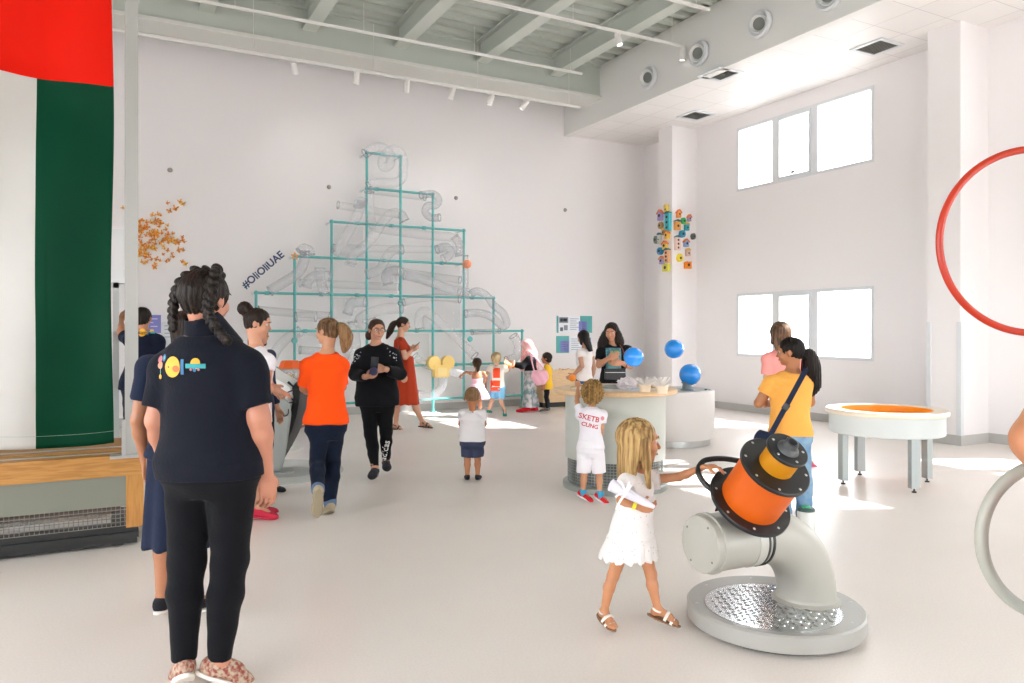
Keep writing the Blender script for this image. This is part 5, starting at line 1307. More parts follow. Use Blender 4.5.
    def braid(s, pts, r, col, col2, turns=9):
        path = catmull(pts, 8); n = len(path); C = Sdf(min(s.vox, .005))
        L = [0]
        for a, b in zip(path, path[1:]): L.append(L[-1]+(b-a).length)
        tot = L[-1]; u = 0.0; sgn = 1
        while u < tot:
            j = min(int(np.searchsorted(L, u)), n-2); t = (path[j+1]-path[j]).normalized(); p = path[j]
            bk = -s.Hd[1]; sd = t.cross(bk).normalized() if t.cross(bk).length > .2 else s.Hd[0]; bk = sd.cross(t).normalized()
            rr = r*(1-.4*u/tot); dg = (t*.75 + sd*sgn*.65).normalized(); e2 = dg.cross(bk).normalized()
            C.ell(p + sd*sgn*rr*.42, (dg, bk, e2), (rr*1.0, rr*.82, rr*.55), k=.002)
            C.rcone(p - t*r*.4, p + t*r*.4, rr*.5, rr*.5, k=.002)
            sgn = -sgn; u += rr*.62
        return sdf_obj('braid', C, hair_mat(col, col2), s.root)
    def lace(s, *a, **k): pass

def held(name, label, cat, c, bmf, m, **k):
    bm = NB(); bmf(bm); return tag(mk(name, bm, m, origin=c, **k), label, cat)
def phone(c, d, up, label, col='#1c1d20'):
    e = empty('mobile_phone', c, label, 'phone'); d = Vector(d).normalized(); up = Vector(up).normalized(); w = d.cross(up).normalized()
    bm = NB(); obox(bm, c, w*.036, up*.072, d*.0045); mk('phone_case', bm, mat('phone'+col, col, .3), e, bevel=.003)
    bm = NB(); obox(bm, c + d*.0048, w*.032, up*.066, d*.0004); mk('screen', bm, mat('screen_dark', '#2c3238', .1), e); return e
# ================================================================== WHO IS THERE
BRW = ('#2a1d16', '#46322400'[:7])
# 1. woman with braids, back to the viewer
W1 = Person('woman in navy polo shirt and black trousers seen from behind, two dark braids', 210, 685, 1.75, 10, fat=1.10, vox=.0055, skin='#cf9277', head=(12, 2), build=dict(hip=.112, waist=.096, chest=.098, sh=.096, wd=.068, cd=.07),
    J=dict(head=(206,300,.0), neck=(207,329,0), pel=(211,462), chest=(209,385), sL=(169,360,.02), sR=(247,358,-.02), eR=(259,418,-.04), wR=(266,474,.03), eL=(157,420,-.02), wL=(169,470,.16), kL=(187,560,0), kR=(230,560,0), aL=(184,664,-.02), aR=(219,664,0), tR=(243,677,.04), tL=(181,676,.10)))
W1.hands = {'R': dict(dir=RT*.08 - UP + FW*.1, palm=-RT*.6+FW*.5, curl=.55), 'L': dict(curl=.4)}
W1.body(brow=mat('brow', '#3a2a20', .6))
o = W1.top('#171b29', sleeve=.78, hem=-.10, off=.014, m=cloth_mat('#11141f', bump=.3), name='polo_shirt', flare=.004, sl_off=.018, folds=.004, round_neck=.056)
W1.collar('#11141f')
W1.pants('#0c0d12', length=1.95, off=.008, m=cloth_mat('#0c0d12'), folds=.0025)
W1.shoes('#26222a', sole='#e5e0d8', m=mat('floral_canvas', '#b7a590', .8, col2='#8a3c30', vscale=60, var=.3), high=.03)
W1.hair('braids', '#221812', '#3a2a1f', amp=.006, vol=.025)
h = W1.hp
W1.braid([h(-.15,.16,.50), h(-.24,-.02,.50), h(-.38,-.20,.32), h(-.45,-.28,.05), h(-.46,-.32,-.22), h(-.42,-.34,-.55)], .031, '#1d1410', '#37271c')
W1.braid([h(.15,.16,.50), h(.24,-.05,.50), h(.37,-.26,.32), h(.42,-.34,.05), h(.44,-.40,-.25), h(.62,-.40,-.52), h(.86,-.34,-.78)], .031, '#1d1410', '#37271c')
q = depth(W1.J['chest'])-.1; s_ = 1/(FPX/q)
def px2(x, y): return ((x-209)*s_, (385-y)*s_)
yel = mat('print_yellow', '#e3a92a', .6); ora = mat('print_orange', '#dd6a35', .6); bl = mat('print_blue', '#2f6ea0', .6); te = mat('print_teal', '#28969a', .6); pk = mat('print_pink', '#b8737c', .6); dkp = mat('print_dark', '#2a2a30', .6); lt = mat('print_mint', '#6db3a0', .6)
def D2(px, py, rx, ry, m): x, y = px2(px, py); return disc2(x, y, rx*s_, ry*s_) + (m,)
def Rr(x0, y0, x1, y1, m): a, b = px2(x0, y1); c, d = px2(x1, y0); return rect2(a, b, c, d) + (m,)
logo = [D2(156,359.5,2.6,3.6,pk), D2(161.5,358,2.6,3.6,bl), D2(161.5,358,1.2,1.8,lt), D2(157.5,365.5,3.2,3.6,mat('print_peach', '#c98a6a', .6)), Rr(157.6,369,158.3,376,lt), D2(158,377,1.6,2.4,yel),
        D2(174.5,366.7,9.2,10.4,yel), D2(179,368.5,4,3.4,ora), D2(170.3,366.8,.9,.9,dkp), Rr(184.5,359,187.8,374,bl),
        D2(200,363.2,5,5.6,yel), Rr(190,363.2,210.5,367.8,te), D2(195.5,369,1.3,1.3,pk), D2(203.5,369,1.3,1.3,pk), D2(199.5,369.4,1.8,1.8,bl)]
def polo_logo(P_, o, shapes, org): decal(o, P_.root, 'back_print', shapes, org, RT, UP, FW)
polo_logo(W1, o, logo, P(209, 385, q))

# 2. person hidden behind her in a navy dress
W2 = Person('woman in a navy dress mostly hidden behind the woman with braids', 180, 613, 1.60, 10, d=4.0, vox=.009, fat=1.0, J=dict(head=(190,331), neck=(188,352)), skin='#b9805c')
W2.body(eyes=False); W2.skirt('#1b2338', .66, .235, .10, .118, .08, .11, m=cloth_mat('#1b2338'), name='dress_skirt', ripple=.008); W2.top('#1b2338', sleeve=.6, hem=0, m=cloth_mat('#1b2338'), name='dress_top'); W2.shoes('#222228'); W2.hair('bob', '#2a1d16', '#463224')

# 3. staff member at the door, far left
W3 = Person('person in navy polo shirt bending at the glazed door behind the flag, striped cuffs', 140, 467, 1.74, -4, fat=1.05, vox=.009,
    J=dict(head=(143,318,.05), neck=(145,331,0), chest=(144,350), sL=(131,336), sR=(157,338), eL=(122,335,.12), wL=(121,321,.35), eR=(160,362,-.02), wR=(158,388,.1), pel=(141,384)), skin='#c98f6c')
W3.hands = {'L': dict(dir=UP*.8+FW*.5, palm=FW, curl=.2)}
W3.body(eyes=False); o = W3.top('#12172a', sleeve=.75, hem=-.12, off=.02, m=cloth_mat('#12172a'), name='polo_shirt', flare=.02); W3.pants('#1a1c26', length=1.55, off=.014, m=cloth_mat('#1a1c26')); W3.shoes('#26262a'); W3.hair('short', '#1d1512', '#33261d')
q = depth(W3.J['chest'])-.1; s_ = q/FPX
def px2(x, y): return ((x-144)*s_, (350-y)*s_)
polo_logo(W3, o, [D2(142.5,332.5,3.6,4,yel), Rr(146,330,147.5,335,bl), D2(152,331,2,2,yel), Rr(148,331.3,155,333.6,te)], P(144, 350, q))
sm_m = bpy.data.materials.new('zebra_stripe'); sm_m.use_nodes = True; nt = sm_m.node_tree; wv = nt.nodes.new('ShaderNodeTexWave'); wv.bands_direction = 'Z'; wv.inputs['Scale'].default_value = 14; cr = nt.nodes.new('ShaderNodeValToRGB'); cr.color_ramp.interpolation = 'CONSTANT'; cr.color_ramp.elements[0].color = lin('#17181c'); cr.color_ramp.elements[1].color = lin('#e6e4e0'); cr.color_ramp.elements[1].position = .5
tc = nt.nodes.new('ShaderNodeTexCoord'); nt.links.new(tc.outputs['Object'], wv.inputs[0]); nt.links.new(wv.outputs['Fac'], cr.inputs[0]); nt.links.new(cr.outputs[0], nt.nodes['Principled BSDF'].inputs[0])
for q in 'RL':
    C = Sdf(.008); K_, A_ = W3.J['k'+q], W3.J['a'+q]; C.rcone(K_.lerp(A_, .12), K_.lerp(A_, .5), .068, .072); sdf_obj('striped_cuff', C, sm_m, W3.root)

# 4. woman with a bun in white
W4 = Person('woman with a dark hair bun and white top leaning to the whale-shaped exhibit', 262, 518, 1.66, 82, hr=.138, vox=.007, fat=.92, head=(0, 14),
    J=dict(head=(258,323.5,0), neck=(257,346,0), chest=(261,376), sR=(267,357,-.12), sL=(267,358,.18), eR=(266,388,-.18), wR=(272,388,-.10), eL=(266,380,.25), wL=(272,386,.25), pel=(257,415), kR=(262,462,-.05), kL=(254,462,.1), aR=(258,510,-.05), aL=(250,506,.15), tR=(272,515,-.05)), skin='#d9a283')
W4.hands = {'R': dict(dir=RT*.9-UP*.3, palm=-UP, curl=.25)}
W4.body(); W4.top('#e7e3e6', sleeve=.35, hem=-.1, off=.014, m=cloth_mat('#e4e0e4')); W4.pants('#2a2d38', length=.5, off=.012, m=cloth_mat('#2a2d38'), name='shorts'); W4.shoes('#c23048', sole='#c9304a'); W4.hair('bun', '#2b1d16', '#4a3428')
W4.lock([W4.hp(0,-.42,.30), W4.hp(0,-.56,.42), W4.hp(0,-.60,.36)], [.05,.052,.045], '#2b1d16', '#4a3428', name='hair_bun')

# 5. woman behind her
W5 = Person('woman with long auburn hair and navy cardigan behind the woman with the bun', 261, 495, 1.55, 100, d=6.95, vox=.009, J=dict(head=(259,334)), skin='#cf9a7a', fat=.9)
W5.body(eyes=False); W5.top('#232a40', sleeve=1.8, hem=-.15, off=.014, m=cloth_mat('#232a40'), name='cardigan'); W5.pants('#1d2028', m=cloth_mat('#1d2028')); W5.shoes('#2a2a2e'); W5.hair('long', '#5a3322', '#7a4a30', length=1.2)

# 6. girl in blue
W6 = Person('small girl in a blue skirt half hidden by the orange-clad woman', 302, 429, 1.04, -60, hr=.19, vox=.009, skin='#c08662', fat=.85)
W6.body(eyes=False); W6.top('#7d88a8', sleeve=.6, hem=0, m=cloth_mat('#7d88a8')); W6.skirt('#5b86c8', .56, .26, .10, .15, .08, .14, m=cloth_mat('#5b86c8', rough=.6), ripple=.012, n=12); W6.pants('#26365c', length=1.85, off=.005, m=cloth_mat('#26365c'), name='leggings'); W6.hair('short', '#3a281e', '#5a4030')

# 7. woman in orange
W7 = Person('woman in an orange top and dark jeans walking away with a brown ponytail', 329, 515, 1.60, -22, vox=.006, fat=.92, skin='#cf9a76', head=(-48, 4), build=dict(hip=.112, waist=.085, chest=.098),
    J=dict(head=(327,331.5,0), neck=(327,350,0), chest=(328,375), sL=(308,362,-.02), sR=(341,361,.04), eL=(304,388,.04), wL=(315,395,.24), eR=(342,387,.10), wR=(333,393,.28), pel=(326,422,0), hL=(321,428,-.03), hR=(334,428,.03), kL=(317,462,-.02), kR=(333,462,.08), aL=(318,491,-.30), tL=(317,513,-.22), aR=(330,505,0), tR=(326,512,.16)))
W7.body(brow=mat('brow_light', '#6a4a30', .6))
W7.top('#f2500a', sleeve=.86, hem=-.02, off=.016, neck=.95, m=cloth_mat('#ef4e0c', bump=.25), flare=.004, sl_off=.016, folds=.005, round_neck=.085, name='blouse')
W7.pants('#1d2a40', length=1.93, off=.010, m=cloth_mat('#131c2e', bump=.4, var=.2, vscale=20), name='jeans', hem_off=.012)
for q in 'RL':
    C = Sdf(.006); A_ = W7.J['a'+q]; K_ = W7.J['k'+q]; C.rcone(K_.lerp(A_, .90), K_.lerp(A_, .97), .052, .052); sdf_obj('rolled_cuff', C, cloth_mat('#5c708c'), W7.root)
W7.shoes('#a3967c', sole='#9c9078'); W7.hair('ponytail', '#6b4a30', '#8f6a48', amp=.008)
h = W7.hp; W7.lock([h(.05,-.40,.15), h(.12,-.62,.08), h(.20,-.72,-.25), h(.20,-.66,-.6), h(.16,-.60,-.82)], [.028,.045,.055,.04,.012], '#7a5636', '#a07a52')
bm = NB(); lathe(bm, [(.030,-.01), (.040,0), (.030,.01)], h(.06,-.45,.14), h(.12,-.62,.08)-h(.05,-.40,.15), 16); mk('hair_tie', bm, mat('hair_tie', '#141214', .7), W7.root, smooth=True)

# 8. woman in black sweater
W8 = Person('woman with glasses in black sweater and black leggings holding a phone', 378, 476, 1.63, 180, vox=.007, fat=1.06, skin='#d8a284', head=(-28, 6), build=dict(hip=.115, waist=.1, chest=.1),
    J=dict(head=(377,330,-.05), neck=(376,343), chest=(376,366), sR=(362,352,0), sL=(393,352,0), eR=(355,374,-.05), wR=(366,377,-.27), eL=(400,374,-.05), wL=(385,369,-.27), pel=(377,398), kR=(371,434,-.05), kL=(386,432,.02), aR=(375,470,-.12), tR=(372,476,-.26), aL=(386,462,.14), tL=(387,468,-.01)))
W8.hands = {'R': dict(dir=RT*.8-FW*.3+UP*.1, palm=UP*.8+FW*.4, curl=.8, thumb=UP), 'L': dict(dir=-RT*.8-FW*.2, palm=FW*.6-UP*.2, curl=.8, thumb=UP)}
W8.body(brow=mat('brow', '#3a2a20', .6))
o = W8.top('#0e0f13', sleeve=1.86, hem=-.14, off=.022, m=cloth_mat('#0e0f13', bump=.35), name='sweater', sl_off=.02, loose=.006, folds=.006, round_neck=.08)
pl = W8.pants('#0b0c0f', length=1.90, off=.006, m=cloth_mat('#0b0c0f'), name='leggings')
W8.shoes('#2c2c30', sole='#9a948c', high=.03); W8.hair('low', '#4a3122', '#6d4a33', amp=.006); h = W8.hp
W8.lock([h(.1,-.38,-.1), h(.22,-.42,-.3), h(.3,-.36,-.42)], [.04,.045,.02], '#4a3122', '#6d4a33', name='low_bun')
g = empty('glasses', W8.J['head']-W8.base); g.parent = W8.root; bm = NB()
for q in (-1, 1):
    c = h(q*.16,.43,.03); tube(bm, [c + W8.Hd[0]*math.cos(a)*.125*W8.hh + W8.Hd[2]*math.sin(a)*.09*W8.hh for a in np.arange(0, 6.28, .35)], .0022, 6, closed=True); tube(bm, [h(q*.28,.42,.05), h(q*.37,.2,.04), h(q*.38,-.02,.02)], .002, 6)
tube(bm, [h(-.04,.44,.04), h(.04,.44,.04)], .002, 6); mk('glasses_frame', bm, mat('glasses_black', '#1a1a1c', .3), g)
R5 = random.Random(3); sh = []
for k in range(46):
    sd = -1 if k % 3 else 1; u = R5.uniform(0, 1); x = sd*(.13+.11*u) ; y = .125 - .09*u + R5.uniform(-.03,.03) - (.03 if sd < 0 else 0)
    sh.append(disc2(x, y, .0045, .0045, 8, 1) + (mat('bead_silver', '#c9cdd2', .3, metal=.3),))
decal(o, W8.root, 'shoulder_beads', sh, W8.J['chest'] + UP*.04, RT, UP, FW)
v, f = text2('adidas', .092, 0, 0, .001); A_, K_ = P(383.5, 461, depth(W8.J['aL'])), P(390, 437, depth(W8.J['aL']))
dd = (K_-A_).normalized(); decal(pl, W8.root, 'leg_lettering', [(v, f, mat('lettering_white', '#e6e6e4', .6))], A_.lerp(K_, .5), dd, dd.cross(FW), FW)
phone(P(374.5, 364, depth(W8.base)-.36), -FW, UP*.95+RT*.1-FW*.2, 'black mobile phone upright in the hands of the woman with glasses')
held('gadget', 'small round dark device with a pink edge in the hands of the woman with glasses', 'gadget', P(373.5, 371.5, depth(W8.base)-.40), lambda b: (lathe(b, [(0,-.012), (.036,-.012), (.042,0), (.036,.012), (0,.012)], P(373.5, 371.5, depth(W8.base)-.40), -FW, 20)), mat('gadget', '#2e3358', .3), smooth=.6)

# 9. woman in a red dress
W9 = Person('woman in a rust red dress and sandals walking to the right with a phone', 407, 429, 1.69, 88, vox=.009, fat=.9, skin='#dba98b', head=(0, 8),
    J=dict(head=(403.5,324.5), neck=(400,337), chest=(402,352), sR=(402,341,-.17), sL=(402,341,.17), eR=(405,357.5,-.20), wR=(411.5,350.5,-.10), eL=(406,357,.2), wL=(412,350,.05), pel=(405,376), kR=(398,402,-.05), aR=(395.5,425.5,-.05), tR=(402,429,-.05), kL=(414,402,.05), aL=(423,423,.05), tL=(431,426,.05)))
W9.hands = {'R': dict(dir=RT*.7+UP*.5, palm=FW, curl=.9, thumb=UP)}; W9.barefoot = set('RL')
rd = cloth_mat('#a8391f'); W9.body(); W9.top('#a8391f', sleeve=.5, hem=0.0, off=.016, m=rd, name='dress_top', sl_off=.016); W9.skirt('#a8391f', .66, .225, .085, .105, .075, .125, m=rd, name='dress_skirt', ripple=.008, fwd=.004); W9.sandals('#3a2c26', sole='#4a3a30'); W9.hair('ponytail', '#2f1d16', '#4c3224')
h = W9.hp; W9.lock([h(0,-.42,.12), h(0,-.7,-.1), h(0,-.85,-.6), h(0,-1.0,-1.1)], [.03,.05,.05,.015], '#2f1d16', '#4c3224')
phone(P(416.5, 345.5, depth(W9.base)-.10), UP*.5-RT*.8, UP*.6+RT*.6, 'dark mobile phone in the hand of the woman in the red dress')
c = P(398, 363, depth(W9.base)-.25); bm = NB(); ball(bm, c, 1, 20, 12, (.06,.05,.13)); e = empty('shoulder_bag', c, 'black shoulder bag on the back of the woman in the red dress', 'bag'); mk('bag_body', bm, mat('bag_black', '#1d1d20', .5), e, smooth=True)
bm = NB(); tube(bm, catmull([c+UP*.12, P(400,345,depth(W9.base)-.22), P(402,338.5,depth(W9.base)-.12)], 5), .008, 8); mk('bag_strap', bm, mat('bag_black', '#1d1d20', .5), e)

# 10. toddler boy
T10 = Person('toddler boy in white shirt and dark shorts standing with his back turned', 472.5, 480, .94, 0, hr=.235, vox=.0065, hipk=.42, fat=1.12, skin='#bf8258', head=(0, 0), sw=.92, build=dict(hip=.118, waist=.115, chest=.108, sh=.09, hd=.09, wd=.085, cd=.082),
    J=dict(eL=(460.5,424,.02), wL=(463,428,.12), eR=(484.5,424,.02), wR=(482,428,.12)))
T10.body(eyes=True); T10.top('#e8e4e6', sleeve=.62, hem=.02, off=.012, m=cloth_mat('#e2dee0', bump=.3), name='t_shirt', flare=.012); T10.pants('#39405a', length=.86, off=.014, m=cloth_mat('#3a4058', bump=.4), name='shorts', flare=.012); T10.shoes('#26262a', sole='#2c2a2a'); T10.hair('buzz', '#7a5c40', '#95744f', vol=-.035, amp=.002)

# 11. girl in pink tutu
T11 = Person('small girl in a pale pink tutu dress reaching to the clear tubes', 477, 417, 1.03, -14, hr=.2, vox=.009, hipk=.45, fat=.95, skin='#c8906c', J=dict(eL=(466,372,.1), wL=(461,376,.3), eR=(486,376,.05), wR=(486,384,.15)))
T11.body(eyes=False); T11.top('#f2c8d8', sleeve=None, hem=-.02, off=.012, neck=.62, m=cloth_mat('#f0c6d6'), name='dress_top', round_neck=0); T11.skirt('#f3cfe0', .56, .33, .10, .20, .09, .19, m=cloth_mat('#f3cfe0', rough=.5), ripple=.03, n=15, name='tutu'); T11.hair('low', '#4a2f1f', '#6a4630'); h = T11.hp
T11.lock([h(0,-.4,0), h(0,-.5,-.3), h(0,-.42,-.65)], [.04,.035,.012], '#4a2f1f', '#6a4630')

# 12. child in orange and white shirt
T12 = Person('fair-haired child in orange and white shirt and light blue shorts striding', 498, 416, 1.14, 20, hr=.19, vox=.009, hipk=.46, fat=.98, skin='#ecc0a2', J=dict(head=(496.5,358.5), eR=(507,372,.05), wR=(512,366,.1), eL=(487,374,0), wL=(484,381,.1), kL=(492,401), aL=(488.5,411), kR=(501,401), aR=(504.5,409.5,.05), tR=(505,416,-.05)))
T12.body(eyes=False); o = T12.top('#f4efe6', sleeve=.7, hem=-.08, off=.016, m=cloth_mat('#f2ede4'), name='t_shirt'); T12.pants('#7fc0e2', length=.8, off=.016, m=cloth_mat('#7cbce0'), name='shorts', flare=.015); T12.shoes('#2f8a80', sole='#d9e8e0'); T12.hair('short', '#d8c49a', '#b89a68', vol=.02)
s_ = T12.d0/FPX
def px2(x, y): return ((x-497)*s_, (380-y)*s_)
orr = mat('print_orange_red', '#f0501a', .6); decal(o, T12.root, 'shirt_print', [Rr(493,368,500,378,orr), Rr(490.5,380.5,500,391,orr)], P(497, 380, T12.d0-.1), RT, UP, FW)

# 13. woman with a pink headscarf, bending over
T13 = Person('woman in pink headscarf, black top and patterned trousers bending to the tubes', 531, 411.5, 1.52, -78, vox=.010, fat=1.02, skin='#c08a68', head=(0, 25), J=dict(head=(526.5,345), neck=(530,354), chest=(529,362), sR=(528,358,.16), sL=(529,358,-.16), eL=(522,366,-.2), wL=(513,364.5,-.15), eR=(521,366,.2), wR=(513,364,.1), pel=(531,374), kR=(532,392,.1), kL=(528,392,-.1), aR=(535,408,.1), aL=(527,408,-.1)))
T13.body(eyes=False); T13.top('#232428', sleeve=1.8, hem=-.2, off=.02, m=cloth_mat('#232428')); T13.pants('#7f9a9f', length=1.95, off=.03, m=cloth_mat('#7d989c', col2='#d9d2d4', vscale=12), hem_off=.03, flare=.01); T13.shoes('#d81f30', sole='#d81f30')
C = Sdf(.010); h = T13.hp; C.ell(h(0,-.04,.06), T13.Hd, (.47*T13.hh,.52*T13.hh,.50*T13.hh)); C.rcone(h(0,-.1,-.2), T13.J['neck']+UP*.0, .10, .14, k=.05); C.rcone(T13.J['neck'], T13.J['chest']-UP*.12+RT*.12, .12, .07, k=.05); C.rcone(h(0,.1,-.4), T13.J['chest']-RT*.12-UP*.12, .09, .05, k=.04); C.ell(h(0,.47,-.08), T13.Hd, (.26*T13.hh,.3*T13.hh,.33*T13.hh), sub=True)
C.disp = lambda x, y, z: .008*np.sin(60*(x+y)+20*z); sdf_obj('headscarf', C, cloth_mat('#e9a3a4', col2='#f3c9c8', vscale=20), T13.root)
c = P(540, 376, T13.d0-.45); e = empty('pink_bag', c, 'pale pink handbag hanging at the side of the woman in the headscarf', 'bag'); C = Sdf(.008); C.ell(c, (RT, FW, UP), (.155,.08,.17), k=.02); C.cut(c+UP*.10, UP, k=.02); C.disp = lambda x, y, z: .006*np.sin(50*x+30*z); sdf_obj('bag_body', C, cloth_mat('#efb6c6'), e)
bm = NB(); tube(bm, catmull([c+UP*.08+RT*.1, P(536,358,T13.d0-.42), P(531,354,T13.d0-.3), P(532,362,T13.d0-.42), c+UP*.08-RT*.1], 5), .012, 8); mk('bag_strap', bm, cloth_mat('#efb6c6'), e)
c = P(507, 364, T13.d0-.2); e = empty('orange_funnel', c, 'orange funnel piece held between the fair-haired child and the headscarf woman', 'funnel'); bm = NB(); lathe(bm, [(.03,0), (.09,.12), (.10,.12), (.04,-.02)], c-UP*.03+RT*.06, -RT+UP*.2, 20, closed_prof=True); mk('funnel_cone', bm, mat('funnel_orange', '#f08a3c', .4), e, smooth=.6); bm = NB(); lathe(bm, [(0,-.02), (.04,-.02), (.04,-.08), (0,-.08)], c-UP*.03+RT*.06, -RT+UP*.2, 16); mk('funnel_stem', bm, mat('funnel_orange', '#f08a3c', .4), e, smooth=.6)

# 14. child in yellow
T14 = Person('small child in a yellow top and black leggings beside the birch counter', 547, 411, 1.09, -82, hr=.19, vox=.009, hipk=.46, fat=.95, skin='#c48a66')
T14.body(eyes=False); T14.top('#f2c033', sleeve=.9, hem=-.25, off=.02, m=cloth_mat('#efbe34'), name='tunic', flare=.02); T14.pants('#202126', length=1.95, off=.008, m=cloth_mat('#202126'), name='leggings'); T14.shoes('#6e6a68', sole='#c9b8b8'); T14.hair('short', '#1e1512', '#352820', vol=.03)

# 15. woman in white behind the table
T15 = Person('woman in white top with long black hair standing behind the drum table', 584, 434, 1.49, -48, d=10.9, vox=.008, fat=.9, skin='#d6a486', head=(-10, 18), J=dict(head=(583,337.5), neck=(585,348), sL=(580,351,-.12), eL=(582,366,-.18), wL=(574,374.5,-.1)))
T15.hands = {'L': dict(dir=-RT*.8-UP*.5, palm=FW, curl=.8)}
T15.body(eyes=False); T15.top('#f0e8e4', sleeve=.3, hem=.02, off=.014, m=cloth_mat('#eee6e2')); T15.pants('#35598c', length=1.95, off=.012, m=cloth_mat('#35598c'), name='jeans'); T15.shoes('#dddddd'); T15.hair('long', '#15110f', '#2a211c', length=1.15)
held('orange_pouch', 'orange pouch held over the drum table by the woman in white', 'pouch', P(572.5, 378, 10.6), lambda b: ball(b, P(572.5, 378, 10.6), 1, 18, 12, (.055,.04,.05)), mat('pouch_orange', '#f28a1c', .5), smooth=True)

# 16. woman in black printed shirt
T16 = Person('woman in black printed shirt with long dark hair smiling behind the drum table', 613, 453, 1.60, 180, d=9.3, vox=.007, fat=.98, skin='#d29c7a', head=(22, 14), J=dict(head=(611.5,332,-.04), neck=(614,344), sR=(601.5,349), sL=(628,348), eR=(599,365,-.05), wR=(609,358,-.26), eL=(630,366,-.05), wL=(622,363,-.26)))
T16.hands = {'R': dict(dir=RT*.8+UP*.3-FW*.1, palm=FW, curl=.7, thumb=UP), 'L': dict(dir=-RT*.9-FW*.1, palm=FW, curl=.6, thumb=UP)}
T16.body(brow=mat('brow', '#3a2a20', .6)); o = T16.top('#101116', sleeve=.62, hem=-.02, off=.016, m=cloth_mat('#101116'), name='t_shirt'); T16.pants('#2c4a74', length=1.95, off=.012, m=cloth_mat('#2c4a74'), name='jeans'); T16.shoes('#dddddd')
T16.hair('long', '#1f1612', '#3b2a22', length=.9, vol=.02); h = T16.hp; T16.lock([h(.33,.0,-.1), h(.5,.05,-.6), h(.55,.15,-1.1), h(.5,.2,-1.5)], [.05,.07,.065,.02], '#1f1612', '#3b2a22', name='hair_lock'); T16.lock([h(-.33,.0,-.1), h(-.42,-.05,-.6), h(-.42,-.05,-.95)], [.05,.06,.02], '#1f1612', '#3b2a22', name='hair_lock')
s_ = T16.d0/FPX
def px2(x, y): return ((x-614)*s_, (358-y)*s_)
decal(o, T16.root, 'shirt_print', [Rr(606,348,621,369,mat('print_sea', '#6fa7ad', .6, col2='#3c6f7c', vscale=14)), D2(611,362,3,3,mat('print_sand', '#c9b48a', .6)), D2(616,353,3,2.5,mat('print_leaf', '#7d9a4a', .6))], P(614, 358, T16.d0-.1), RT, UP, FW)
c = P(615, 374, T16.d0-.22); e = empty('handbag', c, 'black handbag worn at the front by the woman in the printed shirt', 'bag'); bm = NB(); obox(bm, c, RT*.125, UP*.065, FW*.03); mk('bag_body', bm, mat('bag_black', '#1d1d20', .5), e, bevel=.012)
bm = NB(); tube(bm, catmull([c+RT*.12+UP*.05, P(627,362,T16.d0-.2), P(623,350,T16.d0-.17), P(619,344,T16.d0-.06)], 5), .006, 8); mk('bag_strap', bm, mat('strap_rust', '#8a4030', .6), e)
bm = NB(); obox(bm, c-FW*.032+UP*.02, RT*.12, UP*.004, FW*.002); mk('zipper', bm, bolt_m, e)

# 17. boy with curly hair at the table
T17 = Person('curly-haired boy in white printed shirt and shorts reaching on to the drum table', 592, 501, 1.06, 14, hr=.2, vox=.006, hipk=.47, fat=.92, skin='#cf9a72', head=(0, -4), sw=.98,
    J=dict(head=(593,393.5,.02), neck=(591.5,407), chest=(591,420), sL=(581,412,.04), sR=(602,412,-.02), eL=(577,401,.12), wL=(578,387,.24), eR=(601.5,428,-.03), wR=(600,441,.0), pel=(590.5,447), kL=(584,474), kR=(599,474), aL=(583,493), aR=(600,495.5,-.05), tL=(590,499,-.02), tR=(608,503.5,-.06)))
T17.hands = {'L': dict(dir=UP*.6+FW*.8, palm=-UP+FW*.3, curl=.3), 'R': dict(dir=-UP, palm=-RT*.5+FW*.5, curl=.5)}
T17.body(); o = T17.top('#e9e5ea', sleeve=.66, hem=-.03, off=.014, m=cloth_mat('#e6e2e8', bump=.3), name='t_shirt', flare=.012); T17.pants('#ebe7ea', length=.95, off=.018, m=cloth_mat('#e8e4e8', bump=.4), name='shorts', flare=.014); T17.hair('curly', '#7c5a30', '#b08a50', vol=.05)
for q in 'RL':
    C = Sdf(.005); A_ = T17.J['a'+q]; K_ = T17.J['k'+q]; C.rcone(A_, A_.lerp(K_, .22), .034, .032); C.cut(A_.lerp(K_, .2), K_-A_); sdf_obj('sock', C, cloth_mat('#3f8fb4'), T17.root)
T17.shoes('#c4222c', sole='#e9e4e2')
s_ = T17.d0/FPX
def px2(x, y): return ((x-591)*s_, (422-y)*s_)
pr = mat('print_red', '#c8323c', .6); v1, f1 = text2('SKETB', .064, -.012, .030, .0012, -.22); v2, f2 = text2('CUNG', .050, -.006, -.036, .0012, -.22)
decal(o, T17.root, 'shirt_lettering', [(v1, f1, pr), (v2, f2, pr), disc2(.104, .028, .016, .02, 16, 2) + (mat('print_red_pale', '#d88a90', .6),)], P(591, 422, T17.d0-.1), RT, UP, FW)
def wristband(P_, q, t, col='#e8e23a'):
    W_, E_ = P_.J['w'+q], P_.J['e'+q]; c = W_.lerp(E_, t); bm = NB(); r = .0275*P_.k*(.93 if P_.hr > .15 else 1)*P_.fat + .003; lathe(bm, [(r,-.009), (r+.002,-.008), (r+.002,.008), (r,.009)], c, (E_-W_), 24); o_ = mk('wristband', bm, mat('band_yellow', col, .5), P_.root, smooth=.6)
wristband(T17, 'R', .1)

